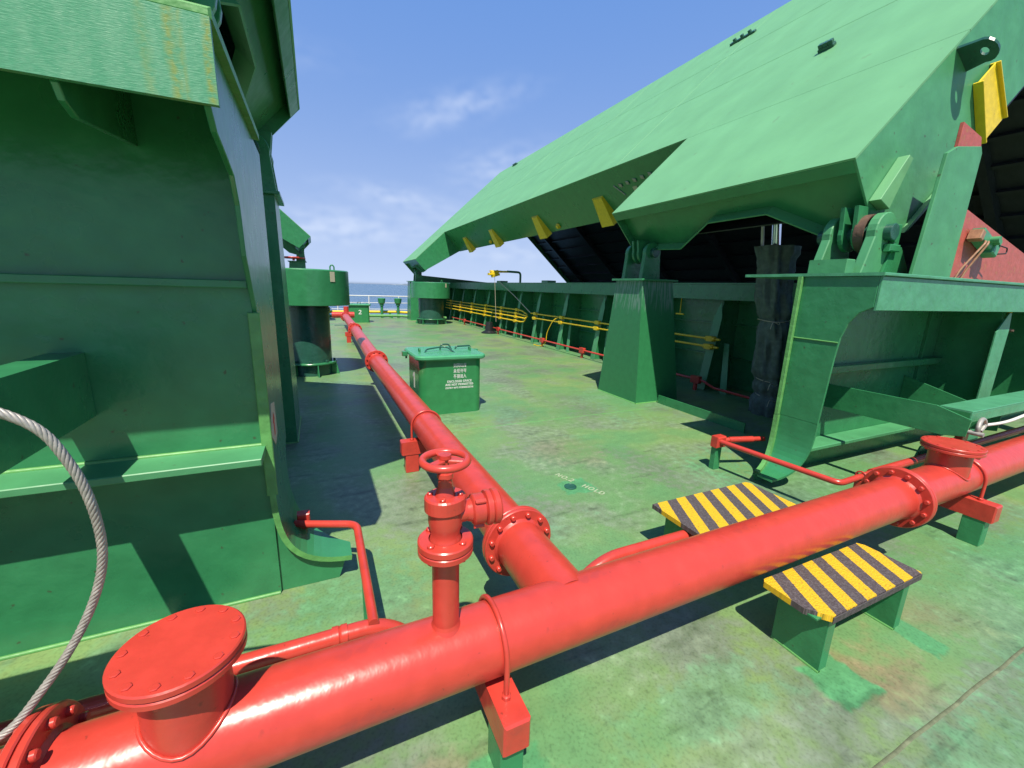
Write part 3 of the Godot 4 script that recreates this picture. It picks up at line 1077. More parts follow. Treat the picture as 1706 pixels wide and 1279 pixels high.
		if i == 13:
			b.quad(a1, b1, b1 - th, a1 - th, V(1, 0, 0))
	part("curved_foot", b, M.green, t)
	b = MB.new()
	for i in 14:
		var p0 = foot[i]
		var p1 = foot[i + 1]
		var e = (p1 - p0).normalized()
		var nn = V(-e.y, e.x, 0)
		if nn.x + nn.y < 0:
			nn = -nn
		var ep = (foot[i] - foot[max(0, i - 1)] + e * 0.0001).normalized()
		var en = (foot[min(14, i + 2)] - p1 + e * 0.0001).normalized()
		var t0 = (ep + e).normalized()
		var t1 = (en + e).normalized()
		var v0 = V(-t0.y, t0.x, 0)
		var v1 = V(-t1.y, t1.x, 0)
		var m0 = V(p0.x, p0.y, -2.3505) + v0 * 0.004
		var m1 = V(p1.x, p1.y, -2.3505) + v1 * 0.004
		b.quad(m0, m1, m1 - v1 * 0.03, m0 - v0 * 0.03, V(0, 0, 1))
	part("edge_bar", b, M.green_edge, t)
	b = MB.new()
	b.prism(P2([-0.285, 0.001, 0.02, 0.001, 0.06, 0.115, -0.06, 0.135, -0.16, 0.18, -0.235, 0.28, -0.285, 0.42]), V(0, 0, -2.385), Vector3.RIGHT, Vector3.UP, V(0, 0, -0.015))
	part("foot_web", b, M.green, t)
	b = MB.new()
	b.prism(P2([2.43, 0.90, 2.52, 1.055, 2.70, 1.02, 2.72, 0.83, 2.58, 0.80]), V(-0.2595, 0, 0), V(0, 0, -1), Vector3.UP, V(0.002, 0, 0))
	var st = part("sticker", b, M.sticker, t, "faded cream safety sticker with a red arrow")
	b = MB.new()
	b.prism(P2([2.56, 0.86, 2.60, 0.86, 2.60, 0.94, 2.63, 0.94, 2.58, 0.99, 2.53, 0.94, 2.56, 0.94]), V(-0.2573, 0, 0), V(0, 0, -1), Vector3.UP, V(0.001, 0, 0))
	part("arrow", b, M.sticker_red, st)
	# arm reaching out of the wall
	b = MB.new()
	b.box(V(-1.03, 1.10, -2.3695), V(-0.91, 1.38, -1.521), 0.006)
	part("rest_arm", b, M.green, t, "dark green square arm sticking out of the wall")
	b = MB.new()
	b.box(V(-3.2, 1.30, -1.52), V(-0.82, 1.381, -1.02), 0.005)
	part("rest_bar", b, M.green, t)
	# rear of the coaming
	b = MB.new()
	b.box(V(-9, 0, -3.30), V(-0.282, 2.466, -3.282))
	part("rear_plate", b, M.green, t)

func build_right_coaming():
	var t = thing("hatch_coaming", "low green hatch coaming with slanted stays behind the yellow pipes", "coaming", V(3.9, 0, -2.42), "hatch coamings")
	var b = MB.new()
	b.box(V(3.921, 0, -2.44), V(16, 1.875, -2.42))
	part("end_wall_plate", b, M.green, t)
	b = MB.new()
	b.box(V(3.902, 1.615, -1.83), V(16, 1.872, -1.81), 0.003)
	part("end_rail", b, M.green_rail, t)
	b = MB.new()
	b.box(V(3.88, 1.875, -2.95), V(16, 1.90, -1.79), 0.005)
	part("end_top_plate", b, M.green_rail, t)
	b = MB.new()
	b.box(V(3.925, 0.985, -2.4195), V(6.7, 1.055, -2.33), 0.006)
	part("stiffener", b, M.green, t)
	b = MB.new()
	b.box(V(3.925, 0.262, -2.4195), V(16, 0.30, -2.22), 0.006)
	part("stiffener", b, M.green_face, t)
	for x in [6.32]:
		b = MB.new()
		b.box(V(x - 0.01, 0.301, -2.4195), V(x + 0.01, 1.87, -2.39))
		part("stiffener", b, M.green, t)
	# end plate facing the walkway
	b = MB.new()
	b.prism(P2([2.40, 0.62, 2.40, 1.874, 1.831, 1.874, 1.831, 1.64, 1.92, 1.59, 1.98, 1.50, 2.015, 1.38, 2.03, 1.20, 2.055, 0.62]), V(3.90, 0, 0), V(0, 0, -1), Vector3.UP, V(0.02, 0, 0), 0.003)
	part("end_plate", b, M.green, t)
	b = MB.new()
	b.box(V(3.868, 0.62, -2.425), V(3.899, 1.874, -2.385), 0.005)
	part("edge_bar", b, M.green_edge, t)
	var toe = []
	for i in 15:
		toe.append(Vector2(3.90, 0.62).bezier_interpolate(Vector2(3.90, 0.30), Vector2(3.84, 0.16), Vector2(3.58, 0.10), i / 14.0))
	b = MB.new()
	var bar = MB.new()
	for i in 14:
		var p0 = toe[i]
		var p1 = toe[i + 1]
		var zf0 = lerpf(-2.055, -2.16, pow(i / 14.0, 2.0))
		var zf1 = lerpf(-2.055, -2.16, pow((i + 1) / 14.0, 2.0))
		var zb0 = lerpf(-2.40, -2.30, pow(i / 14.0, 2.0))
		var zb1 = lerpf(-2.40, -2.30, pow((i + 1) / 14.0, 2.0))
		var e = (p1 - p0).normalized()
		var nn = V(-e.y, e.x, 0)
		if nn.y - nn.x < 0:
			nn = -nn
		var th = nn * 0.02
		var a0 = V(p0.x, p0.y, zf0)
		var a1 = V(p1.x, p1.y, zf1)
		var b0 = V(p0.x, p0.y, zb0)
		var b1 = V(p1.x, p1.y, zb1)
		b.quad(a0, a1, b1, b0, nn)
		b.quad(a0 - th, a1 - th, b1 - th, b0 - th, -nn)
		b.quad(a0, a1, a1 - th, a0 - th, V(0, 0, 1))
		b.quad(b0, b1, b1 - th, b0 - th, V(0, 0, -1))
		if i == 13:
			b.quad(a1, b1, b1 - th, a1 - th, V(-1, 0, 0))
		var m0 = b0 + nn * 0.03
		var m1 = b1 + nn * 0.03
		bar.quad(m0 + V(0, 0, 0.015), m1 + V(0, 0, 0.015), b1 + V(0, 0, 0.015), b0 + V(0, 0, 0.015), V(0, 0, 1))
		bar.quad(m0 + V(0, 0, 0.015), m1 + V(0, 0, 0.015), m1 - V(0, 0, 0.025), m0 - V(0, 0, 0.025), nn)
		bar.quad(m0 - V(0, 0, 0.025), m1 - V(0, 0, 0.025), b1 - V(0, 0, 0.025), b0 - V(0, 0, 0.025), V(0, 0, -1))
	part("curved_foot", b, M.green, t)
	part("edge_bar", bar, M.green_edge, t)
	b = MB.new()
	b.prism(P2([3.925, 0.001, 3.66, 0.001, 3.61, 0.078, 3.76, 0.112, 3.85, 0.19, 3.895, 0.38, 3.925, 0.40]), V(0, 0, -2.35), Vector3.RIGHT, Vector3.UP, V(0, 0, -0.015))
	part("foot_web", b, M.green, t)
	b = MB.new()
	b.box(V(5.2, 0.0, -23.42), V(16, 1.90, -23.401))
	b.prism(P2([5.2, 1.901, 9.4, 1.901, 9.4, 1.96, 5.2, 2.24]), V(0, 0, -23.42), Vector3.RIGHT, Vector3.UP, V(0, 0, 0.019))
	part("far_end_plate", b, M.green, t)
	b = MB.new()
	b.tube([V(3.898, 1.345, -2.39), V(3.898, 1.34, -2.022)], 0.006, 8)
	part("weld_bead", b, M.green_edge, t)
	for x in [6.5, 8.4, 10.3]:
		b = MB.new()
		b.prism(P2([2.419, 0.301, 2.419, 1.614, 1.96, 1.614, 1.925, 1.45, 1.925, 0.301]), V(x + 0.15, 0, 0), V(0, 0, -1), Vector3.UP, V(0.012, 0, 0))
		var st = part("stay", b, M.green, t)
		b = MB.new()
		b.prism(P2([x, 0.05, x + 0.30, 0.05, x + 0.30, 1.42, x + 0.25, 1.60, x + 0.20, 1.60, x, 1.40]), V(0, 0, -1.924), Vector3.RIGHT, Vector3.UP, V(0, 0, 0.014), 0.002)
		part("flange", b, M.green_rail, st)
	# long side
	b = MB.new()
	b.box(V(7.0, 0, -23.4), V(7.02, 1.874, -2.96))
	part("side_wall_plate", b, M.green, t)
	b = MB.new()
	b.box(V(6.5, 1.61, -23.4), V(6.52, 1.874, -2.96), 0.003)
	part("side_rail", b, M.green, t)
	b = MB.new()
	b.box(V(6.485, 1.876, -23.4), V(7.15, 1.90, -2.96), 0.004)
	part("side_top_plate", b, M.green, t)
	for y in [0.55, 1.15]:
		b = MB.new()
		b.box(V(6.94, y, -23.4), V(6.999, y + 0.02, -2.96))
		part("stiffener", b, M.green, t)
	for z in [-21.5, -19.85, -18.2, -16.5, -14.85, -13.5, -12.1, -10.47, -8.74, -7.05, -5.35]:
		b = MB.new()
		b.prism(P2([6.999, 0.001, 6.999, 1.60, 6.60, 1.60, 6.53, 1.30, 6.30, 0.001]), V(0, 0, z - 0.006), Vector3.RIGHT, Vector3.UP, V(0, 0, 0.012))
		var st = part("stay", b, M.green, t)
		b = MB.new()
		var d0 = V(6.285, 0.002, z)
		var d1 = V(6.545, 1.60, z)
		var up = (d1 - d0).normalized()
		var L = (d1 - d0).length()
		b.prism(P2([-0.085, 0, 0.085, 0, 0.085, L - 0.30, 0.0, L - 0.02, -0.085, L - 0.30]), d0, V(0, 0, -1), up, V(0, 0, -1).cross(up) * 0.012, 0.002)
		part("flange", b, M.green_face, st)
		# shorter twin strut beside each stay
		b = MB.new()
		var e0 = V(6.36, 0.002, z + 0.42)
		var e1 = V(6.56, 0.86, z + 0.20)
		var eu = (e1 - e0).normalized()
		b.prism(P2([-0.07, 0, 0.07, 0, 0.05, (e1 - e0).length(), -0.05, (e1 - e0).length()]), e0, V(0, 0, -1), eu, V(0, 0, -1).cross(eu).normalized() * 0.012, 0.002)
		part("strut", b, M.green_face, st)
	for z in [-15.6, -11.9]:
		b = MB.new()
		b.box(V(6.55, 1.901, z - 0.2), V(6.85, 1.97, z + 0.2), 0.006)
		part("rest_pad", b, M.green, t)
	# spill curb between tower and end plate
	b = MB.new()
	b.box(V(4.81, 0.0, -4.86), V(4.825, 0.13, -3.35), 0.002)
	part("spill_curb", b, M.green, t)
	# hinge seat on the corner
	var pv = Vector2(4.56, 2.27)
	for o in [-2.20, -2.56]:
		b = MB.new()
		b.prism(lug_poly(pv.x, pv.y, 0.17, 1.901, pv.x - 0.28, pv.x + 0.24), V(0, 0, o - 0.04), Vector3.RIGHT, Vector3.UP, V(0, 0, 0.08), 0.008)
		part("pin_lug", b, M.green_face, t)
	b = MB.new()
	b.prism(P2([4.56, 1.901, 5.02, 1.901, 5.02, 1.94, 4.80, 2.16, 4.66, 2.16]), V(0, 0, -2.158), Vector3.RIGHT, Vector3.UP, V(0, 0, 0.02), 0.002)
	part("gusset", b, M.green, t)
	b = MB.new()
	b.box(V(4.14, 1.901, -2.52), V(4.26, 2.03, -2.2), 0.008)
	part("stop_block", b, M.green_face, t)
	b = MB.new()
	b.lathe([Vector2(0, 0.0), Vector2(0.045, 0.0), Vector2(0.05, 0.01), Vector2(0.05, 0.05), Vector2(0.0, 0.05)], V(pv.x + 0.06, pv.y - 0.03, -2.158), V(0, 0, 1), 16)
	b.box(V(pv.x - 0.02, pv.y - 0.16, -2.158), V(pv.x + 0.14, pv.y - 0.10, -2.10), 0.008)
	b.box(V(pv.x + 0.05, pv.y - 0.11, -2.158), V(pv.x + 0.12, pv.y + 0.07, -2.11), 0.008)
	part("grease_block", b, M.green, t)
	b = MB.new()
	b.lathe([Vector2(0.155, -0.04), Vector2(0.165, -0.04), Vector2(0.165, 0.04), Vector2(0.155, 0.04)], V(pv.x, pv.y, -2.30), V(0, 0, 1), 28)
	part("bearing_ring", b, M.rust, t)

	# T-shaped cover rest in front of the wall
	var r = thing("rest_beam", "green T-shaped channel beam jutting from the low coaming over the red pipe", "beam", V(4.6, 0.63, -2.4))
	b = MB.new()
	b.prism(P2([2.419, 0.63, 2.419, 0.865, 1.57, 0.865, 1.35, 0.80, 1.36, 0.66, 1.50, 0.63]), V(4.60, 0, 0), V(0, 0, -1), Vector3.UP, V(0.014, 0, 0), 0.002)
	part("web_plate", b, M.green, r)
	b = MB.new()
	b.box(V(4.615, 0.851, -1.56), V(9, 0.865, -1.36), 0.003)
	part("top_plate", b, M.green_rail, r)
	b = MB.new()
	b.box(V(4.615, 0.775, -1.372), V(9, 0.8505, -1.36), 0.002)
	part("front_lip", b, M.green_rail, r)
	b = MB.new()
	b.prism(P2([2.419, 0.30, 2.419, 0.86, 1.60, 0.62, 1.60, 0.45]), V(6.1, 0, 0), V(0, 0, -1), Vector3.UP, V(0.014, 0, 0), 0.002)
	part("gusset", b, M.green, r)
	b = MB.new()
	b.prism(P2([4.7, 0.001, 5.6, 0.001, 5.6, 0.40, 4.95, 0.40]), V(0, 0, -1.72), Vector3.RIGHT, Vector3.UP, V(0, 0, -0.014))
	part("foot_plate", b, M.green, r)

	# white rope with shackle under it
	var w = thing("mooring_rope", "short white rope with a grey shackle hanging under the rest beam", "rope", V(4.75, 0.74, -1.33))
	b = MB.new()
	b.tube(spline([V(4.78, 0.745, -1.33), V(5.2, 0.735, -1.32), V(5.8, 0.765, -1.33), V(7.0, 0.84, -1.33)], 8), 0.012, 8)
	part("line", b, M.rope, w)
	b = MB.new()
	b.tube(spline([V(4.66, 0.69, -1.32), V(4.62, 0.74, -1.31), V(4.66, 0.79, -1.32), V(4.74, 0.80, -1.33), V(4.80, 0.75, -1.33), V(4.74, 0.70, -1.33)], 5), 0.016, 8)
	b.tube([V(4.62, 0.70, -1.36), V(4.62, 0.70, -1.27)], 0.018, 8)
	part("shackle", b, M.wire, w)

	# stowage post: tall green slab with red plate
	var s = thing("stowage_post", "tall green slab post with salmon red gusset standing on the low coaming", "post", V(4.75, 1.9, -2.0))
	b = MB.new()
	b.prism(P2([4.72, 1.901, 5.40, 1.901, 5.42, 2.98, 5.38, 3.03, 4.98, 2.97, 4.84, 2.90]), V(0, 0, -1.985), Vector3.RIGHT, Vector3.UP, V(0, 0, -0.03), 0.004)
	part("slab", b, M.green_face, s)
	b = MB.new()
	b.prism(P2([5.05, 1.901, 8.4, 1.901, 8.4, 1.96, 5.52, 2.54, 5.50, 3.05, 5.46, 3.13, 5.10, 3.19]), V(0, 0, -2.03), Vector3.RIGHT, Vector3.UP, V(0, 0, -0.03), 0.004)
	part("gusset", b, M.red_plate, s)
	var k = thing("hydraulic_block", "green hydraulic valve block bolted on the salmon red gusset", "valve block", V(5.75, 2.25, -2.0))
	b = MB.new()
	var rot = Basis(Vector3.BACK, -0.36)
	b.obox(V(5.82, 2.28, -1.975), Vector3(0.15, 0.05, 0.05), rot, 0.008)
	part("body", b, M.green_rail, k)
	b = MB.new()
	b.obox(V(5.98, 2.21, -1.965), Vector3(0.06, 0.065, 0.055), rot, 0.01)
	part("end_block", b, M.green_rail, k)
	b = MB.new()
	b.lathe([Vector2(0, 0), Vector2(0.03, 0), Vector2(0.03, 0.06), Vector2(0, 0.06)], V(5.86, 2.28, -1.925), V(0, 0, 1), 14)
	b.lathe([Vector2(0, 0), Vector2(0.025, 0), Vector2(0.025, 0.05), Vector2(0, 0.05)], V(5.92, 2.26, -1.925), V(0, 0, 1), 14)
	part("plug", b, M.green_face, k)
	b = MB.new()
	b.obox(V(5.66, 2.31, -1.97), Vector3(0.035, 0.045, 0.05), rot, 0.006)
	part("rusty_cap", b, M.copper, k)
	for q in [[5.76, 0.0], [5.70, -0.06]]:
		b = MB.new()
		b.tube(fillet([V(q[0] + 0.03, 2.26, -1.92), V(q[0] - 0.02, 2.24, -1.90), V(q[0] - 0.10 + q[1], 1.99, -1.98), V(q[0] - 0.13 + q[1], 1.91, -1.99)], 0.04), 0.009, 8)
		part("tube", b, M.copper, k)
	b = MB.new()
	b.tube(fillet([V(6.0, 2.24, -1.91), V(6.14, 2.22, -1.89), V(6.14, 2.17, -1.89), V(6.02, 2.16, -1.91)], 0.02), 0.006, 8)
	part("wire_handle", b, M.black, k)

func build_covers():
	# raised cover on the low coaming
	var zn = -2.33
	var za = -5.60
	var zb = -19.8
	var zf = -22.8
	var r = cover("hatch_cover", "raised pale green hatch cover with yellow chocks above the low coaming", Vector2(4.201, 2.857), 1.0, zn, za, zb, zf, 1.85, 7.23)
	var t = r[0]
	var S = r[1]
	var N = r[2]
	var A = r[3]
	for zs in [-7.4, -11.2, -15.0, -18.8]:
		var sb = MB.new()
		sb.tube([A + S * 1.86 + N * -0.002 + V(0, 0, zs), A + S * 7.22 + N * -0.002 + V(0, 0, zs)], 0.006, 6)
		part("weld_seam", sb, M.green_cover, t)
	for ss in [3.75, 5.5]:
		var sb = MB.new()
		sb.tube([A + S * ss + N * -0.002 + V(0, 0, zn - 0.01), A + S * ss + N * -0.002 + V(0, 0, zf + 0.01)], 0.006, 6)
		part("weld_seam", sb, M.green_cover, t)
	# locating chocks on the recessed edge
	var cm = MB.new()
	# built in local axes: x along the deck edge, y up the panel normal, z outwards
	var w0 = [V(-0.20, 0, 0), V(0.20, 0, 0), V(0.33, -0.64, 0), V(-0.33, -0.64, 0)]
	var w1 = [V(-0.19, -0.02, 0.05), V(0.09, -0.02, 0.05), V(0.13, -0.64, 0.20), V(-0.31, -0.64, 0.20)]
	cm.quad(w1[0], w1[1], w1[2], w1[3], V(0, 0.24, 0.97))
	for i in 4:
		var k = (i + 1) % 4
		var nn = (w0[k] - w0[i]).cross(w1[i] - w0[i]).normalized()
		if nn.dot((w0[i] + w0[k]) * 0.5 - V(0, -0.32, 0)) < 0:
			nn = -nn
		cm.quad(w0[i], w0[k], w1[k], w1[i], nn)
	var cmesh = cm.mesh(Vector3.ZERO)
	var bs = Basis(V(0, 0, -1), N, -S)
	for z in [-8.45, -11.5, -14.95, -17.95]:
		piece("locating_chock", cmesh, M.yellow, t, Transform3D(bs, A + S * 1.85 + N * -0.50 + V(0, 0, z)))
	for z in [-10.6, -15.6]:
		var e = MB.new()
		e.lathe([Vector2(0, 0), Vector2(0.07, 0), Vector2(0.08, 0.02), Vector2(0.05, 0.08), Vector2(0, 0.08)], A + S * 1.849 + N * -0.95 + V(0, 0, z), -S, 12)
		part("tie_eye", e, M.yellow, t)
	# chock on the near side plate
	var b = MB.new()
	var o = A + V(0, 0, zn)
	var ux = S
	var uy = N
	b.prism(P2([1.80, -0.47, 2.10, -0.47, 2.14, -1.06, 1.74, -1.06]), o + V(0, 0, 0.03), ux, uy, V(0, 0, 0.015), 0.003)
	b.prism(P2([1.785, -0.47, 1.80, -0.47, 1.74, -1.06, 1.725, -1.06]), o, ux, uy, V(0, 0, 0.075), 0.003)
	b.prism(P2([2.10, -0.47, 2.115, -0.47, 2.155, -1.06, 2.14, -1.06]), o, ux, uy, V(0, 0, 0.075), 0.003)
	part("locating_chock", b, M.yellow, t)
	# lifting lug on the near side plate
	b = MB.new()
	var lp = PackedVector2Array([Vector2(0.0, 0.13), Vector2(0.0, -0.16)])
	for i in 9:
		var a = lerpf(-1.9, 1.45, i / 8.0)
		lp.append(Vector2(0.26 + cos(a) * 0.13, sin(a) * 0.13))
	# plate with a round hole, made as a ring of quads plus the root
	var la = o + S * 1.66 + N * -0.15
	var lx = (V(0, 0, 0.62) + S * 0.0).normalized() * 0.62
	var ly = (N * 0.93 - S * 0.37).normalized()
	var ln = lx.cross(ly)
	var outer = Geometry2D.offset_polygon(lp, 0.0)[0] if false else lp
	var hole = PackedVector2Array()
	for i in 16:
		var a = TAU * i / 16
		hole.append(Vector2(0.25 + cos(a) * 0.045, sin(a) * 0.045))
	var halves = []
	for side in [-1, 1]:
		var cut = PackedVector2Array([Vector2(-1, 0), Vector2(1, 0), Vector2(1, side), Vector2(-1, side)])
		for q in Geometry2D.intersect_polygons(outer, cut):
			for g in Geometry2D.clip_polygons(q, hole):
				halves.append(g)
	for g in halves:
		b.prism(g, la - ln * 0.02, lx, ly, ln * 0.04)
	part("lifting_lug", b, M.teal, t)
	# bars and clips on the near side plate
	b = MB.new()
	b.prism(P2([0.02, -0.44, 0.52, -0.36, 0.56, -0.42, 0.10, -0.60]), o + V(0, 0, 0.001), ux, uy, V(0, 0, 0.09), 0.004)
	part("doubler", b, M.green_cover, t)
	b = MB.new()
	b.prism(P2([0.30, -1.005, 0.36, -1.03, 1.45, -1.07, 1.45, -1.02]), o + V(0, 0, 0.001), ux, uy, V(0, 0, 0.05), 0.003)
	part("seal_bar", b, M.green_cover, t)
	b = MB.new()
	b.obox(o + S * 1.18 + N * -1.02 + V(0, 0, 0.06), Vector3(0.07, 0.06, 0.06), Basis(S, N, V(0, 0, 1)), 0.008)
	part("cleat", b, M.wire, t)
	# fittings on the face: small marks and ring bolts on the top plate
	for q in [[6.3, -7.6, 0.30], [6.9, -20.3, 0.25], [3.1, -4.2, 0.10]]:
		b = MB.new()
		var cpos = A + S * q[0] + V(0, 0, q[1])
		b.obox(cpos + N * 0.02, Vector3(0.04, 0.02, q[2]), Basis(S, N, V(0, 0, 1)), 0.008)
		for i in 3:
			b.obox(cpos + N * 0.055 + V(0, 0, (i - 1) * q[2] * 0.6), Vector3(0.03, 0.035, 0.03), Basis(S, N, V(0, 0, 1)), 0.008)
		part("deck_socket", b, M.teal, t)
	# wording plate and bracket on the recessed edge near the arm
	b = MB.new()
	b.obox(A + S * 1.845 + N * -0.62 + V(0, 0, -7.2), Vector3(0.06, 0.12, 0.003), Basis(V(0, 0, -1), N, -S), 0.0)
	part("name_plate", b, M.sticker, t)
	b = MB.new()
	for i in 5:
		b.obox(A + S * 1.842 + N * (-0.40 + 0.01 * i) + V(0, 0, -7.55 + i * 0.22), Vector3(0.05, 0.035, 0.008), Basis(V(0, 0.25, -1).normalized(), N, -S), 0.002)
	b.tube([A + S * 1.84 + N * -0.36 + V(0, 0, -7.75), A + S * 1.84 + N * -0.62 + V(0, 0, -7.55)], 0.012, 8)
	part("hose_clips", b, M.wire, t)
	hinge_lugs(t, Vector2(4.56, 2.27), -2.40, 2.50, 1.0)
	hinge_lugs(t, Vector2(4.66, 2.28), -5.36, 2.46, 1.0)
	hinge_lugs(t, Vector2(4.66, 2.28), -21.44, 2.46, 1.0)

	# second leaf falling away behind the ridge
	var th = deg_to_rad(41.0)
	var S2 = V(cos(th), -sin(th), 0)
	var N2 = V(sin(th), cos(th), 0)
	var R = A + S * 7.23 + S2 * 0.02
	var t2 = thing("hatch_cover", "folded second hatch cover leaf showing its dark ribbed underside", "hatch cover", R + V(0, 0, zn), "raised hatch covers")
	b = MB.new()
	b.prism(P2([0, -zn, 8.5, -zn, 8.5, -zf, 0, -zf]), R, S2, V(0, 0, -1), -N2 * 0.02)
	part("top_plate", b, M.green_cover, t2)
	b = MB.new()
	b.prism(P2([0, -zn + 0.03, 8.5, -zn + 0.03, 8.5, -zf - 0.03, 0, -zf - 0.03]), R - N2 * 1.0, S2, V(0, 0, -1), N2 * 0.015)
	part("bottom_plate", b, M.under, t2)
	for z in [zn - 0.002, zf + 0.022]:
		b = MB.new()
		b.prism(P2([0, -0.021, 0, -1.24, 8.5, -1.24, 8.5, -0.021]), R + V(0, 0, z), S2, N2, V(0, 0, -0.02))
		part("side_plate", b, M.green_face, t2)
	var z = -4.2
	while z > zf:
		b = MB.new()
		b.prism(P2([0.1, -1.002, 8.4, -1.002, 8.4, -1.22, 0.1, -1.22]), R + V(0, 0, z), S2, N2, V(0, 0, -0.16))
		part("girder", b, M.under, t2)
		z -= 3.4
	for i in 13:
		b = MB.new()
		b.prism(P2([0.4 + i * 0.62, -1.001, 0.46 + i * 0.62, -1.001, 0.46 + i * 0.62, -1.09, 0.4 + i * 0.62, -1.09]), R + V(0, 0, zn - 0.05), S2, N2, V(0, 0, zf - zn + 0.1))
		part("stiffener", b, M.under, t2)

	# raised cover on the tall coaming
	var l = cover("hatch_cover", "raised hatch cover overhanging the end of the tall coaming", Vector2(-0.02, 3.50), -1.0, -2.25, -5.55, -19.6, -22.6, 1.85, 7.23)
	hinge_lugs(l[0], Vector2(-0.46, 2.93), -5.30, 3.14, -1.0)
	hinge_lugs(l[0], Vector2(-0.46, 2.93), -2.62, 3.14, -1.0)
	hinge_lugs(l[0], Vector2(-0.46, 2.93), -20.84, 3.14, -1.0)

func weathered() -> StandardMaterial3D:
	# green paint bleached in pale streaks below the cap
	var im = Image.create(256, 512, false, Image.FORMAT_RGB8)
	var f = FastNoiseLite.new()
	f.seed = 91
	f.frequency = 0.03
	f.fractal_octaves = 4
	for x in 256:
		for y in 512:
			var n1 = f.get_noise_2d(x * 2.4, y * 0.22)
			var n2 = f.get_noise_2d(x * 1.0 + 500, y * 1.0)
			var c = Color(0.027, 0.178, 0.066)
			c = c * (1.0 + n2 * 0.12)
			var q = clampf((n1 * 2.4 + n2 * 0.5 + 0.25) * clampf((110.0 + n1 * 60.0 - y) / 40.0, 0, 1), 0, 0.7)
			c = c.lerp(Color(0.15, 0.25, 0.20), q)
			im.set_pixel(x, y, srgb(c))
	var m = StandardMaterial3D.new()
	m.albedo_texture = ImageTexture.create_from_image(im)
	m.roughness = 0.38
	return m

func build_towers():
	tower("green hinge tower with weathered top between the curb and the yellow pipes", V(4.42, 0, -4.92), 1.0, 1.90, Vector2(4.66, 2.28), weathered())
	tower("green hinge tower standing beside the wide mushroom ventilator", V(4.20, 0, -21.0), 1.0, 1.90, Vector2(4.66, 2.28))
	tower("shaded green hinge tower behind the tall coaming", V(-0.28, 0, -4.86), -1.0, 2.55, Vector2(-0.46, 2.93))
	tower("hinge tower with a red handwheel behind the drum-headed ventilator", V(-0.28, 0, -20.4), -1.0, 2.55, Vector2(-0.46, 2.93))
	# red wheel on the far tower
	var t = thing("handwheel", "red handwheel lying on the tower behind the ventilator", "handwheel", V(-0.62, 2.6, -20.3))
	var b = MB.new()
	var ring = []
	for i in 25:
		var a = TAU * i / 24
		ring.append(V(-0.72 + cos(a) * 0.42, 2.66, -20.2 + sin(a) * 0.42))
	b.tube(ring, 0.03, 8, false)
	for i in 3:
		var a = TAU * i / 6
		b.tube([V(-0.72 - cos(a) * 0.42, 2.66, -20.2 - sin(a) * 0.42), V(-0.72 + cos(a) * 0.42, 2.66, -20.2 + sin(a) * 0.42)], 0.02, 8)
	part("wheel", b, M.red, t)
	b = MB.new()
	b.tube([V(-0.72, 2.551, -20.2), V(-0.72, 2.66, -20.2)], 0.05, 10)
	part("stem", b, M.red, t)

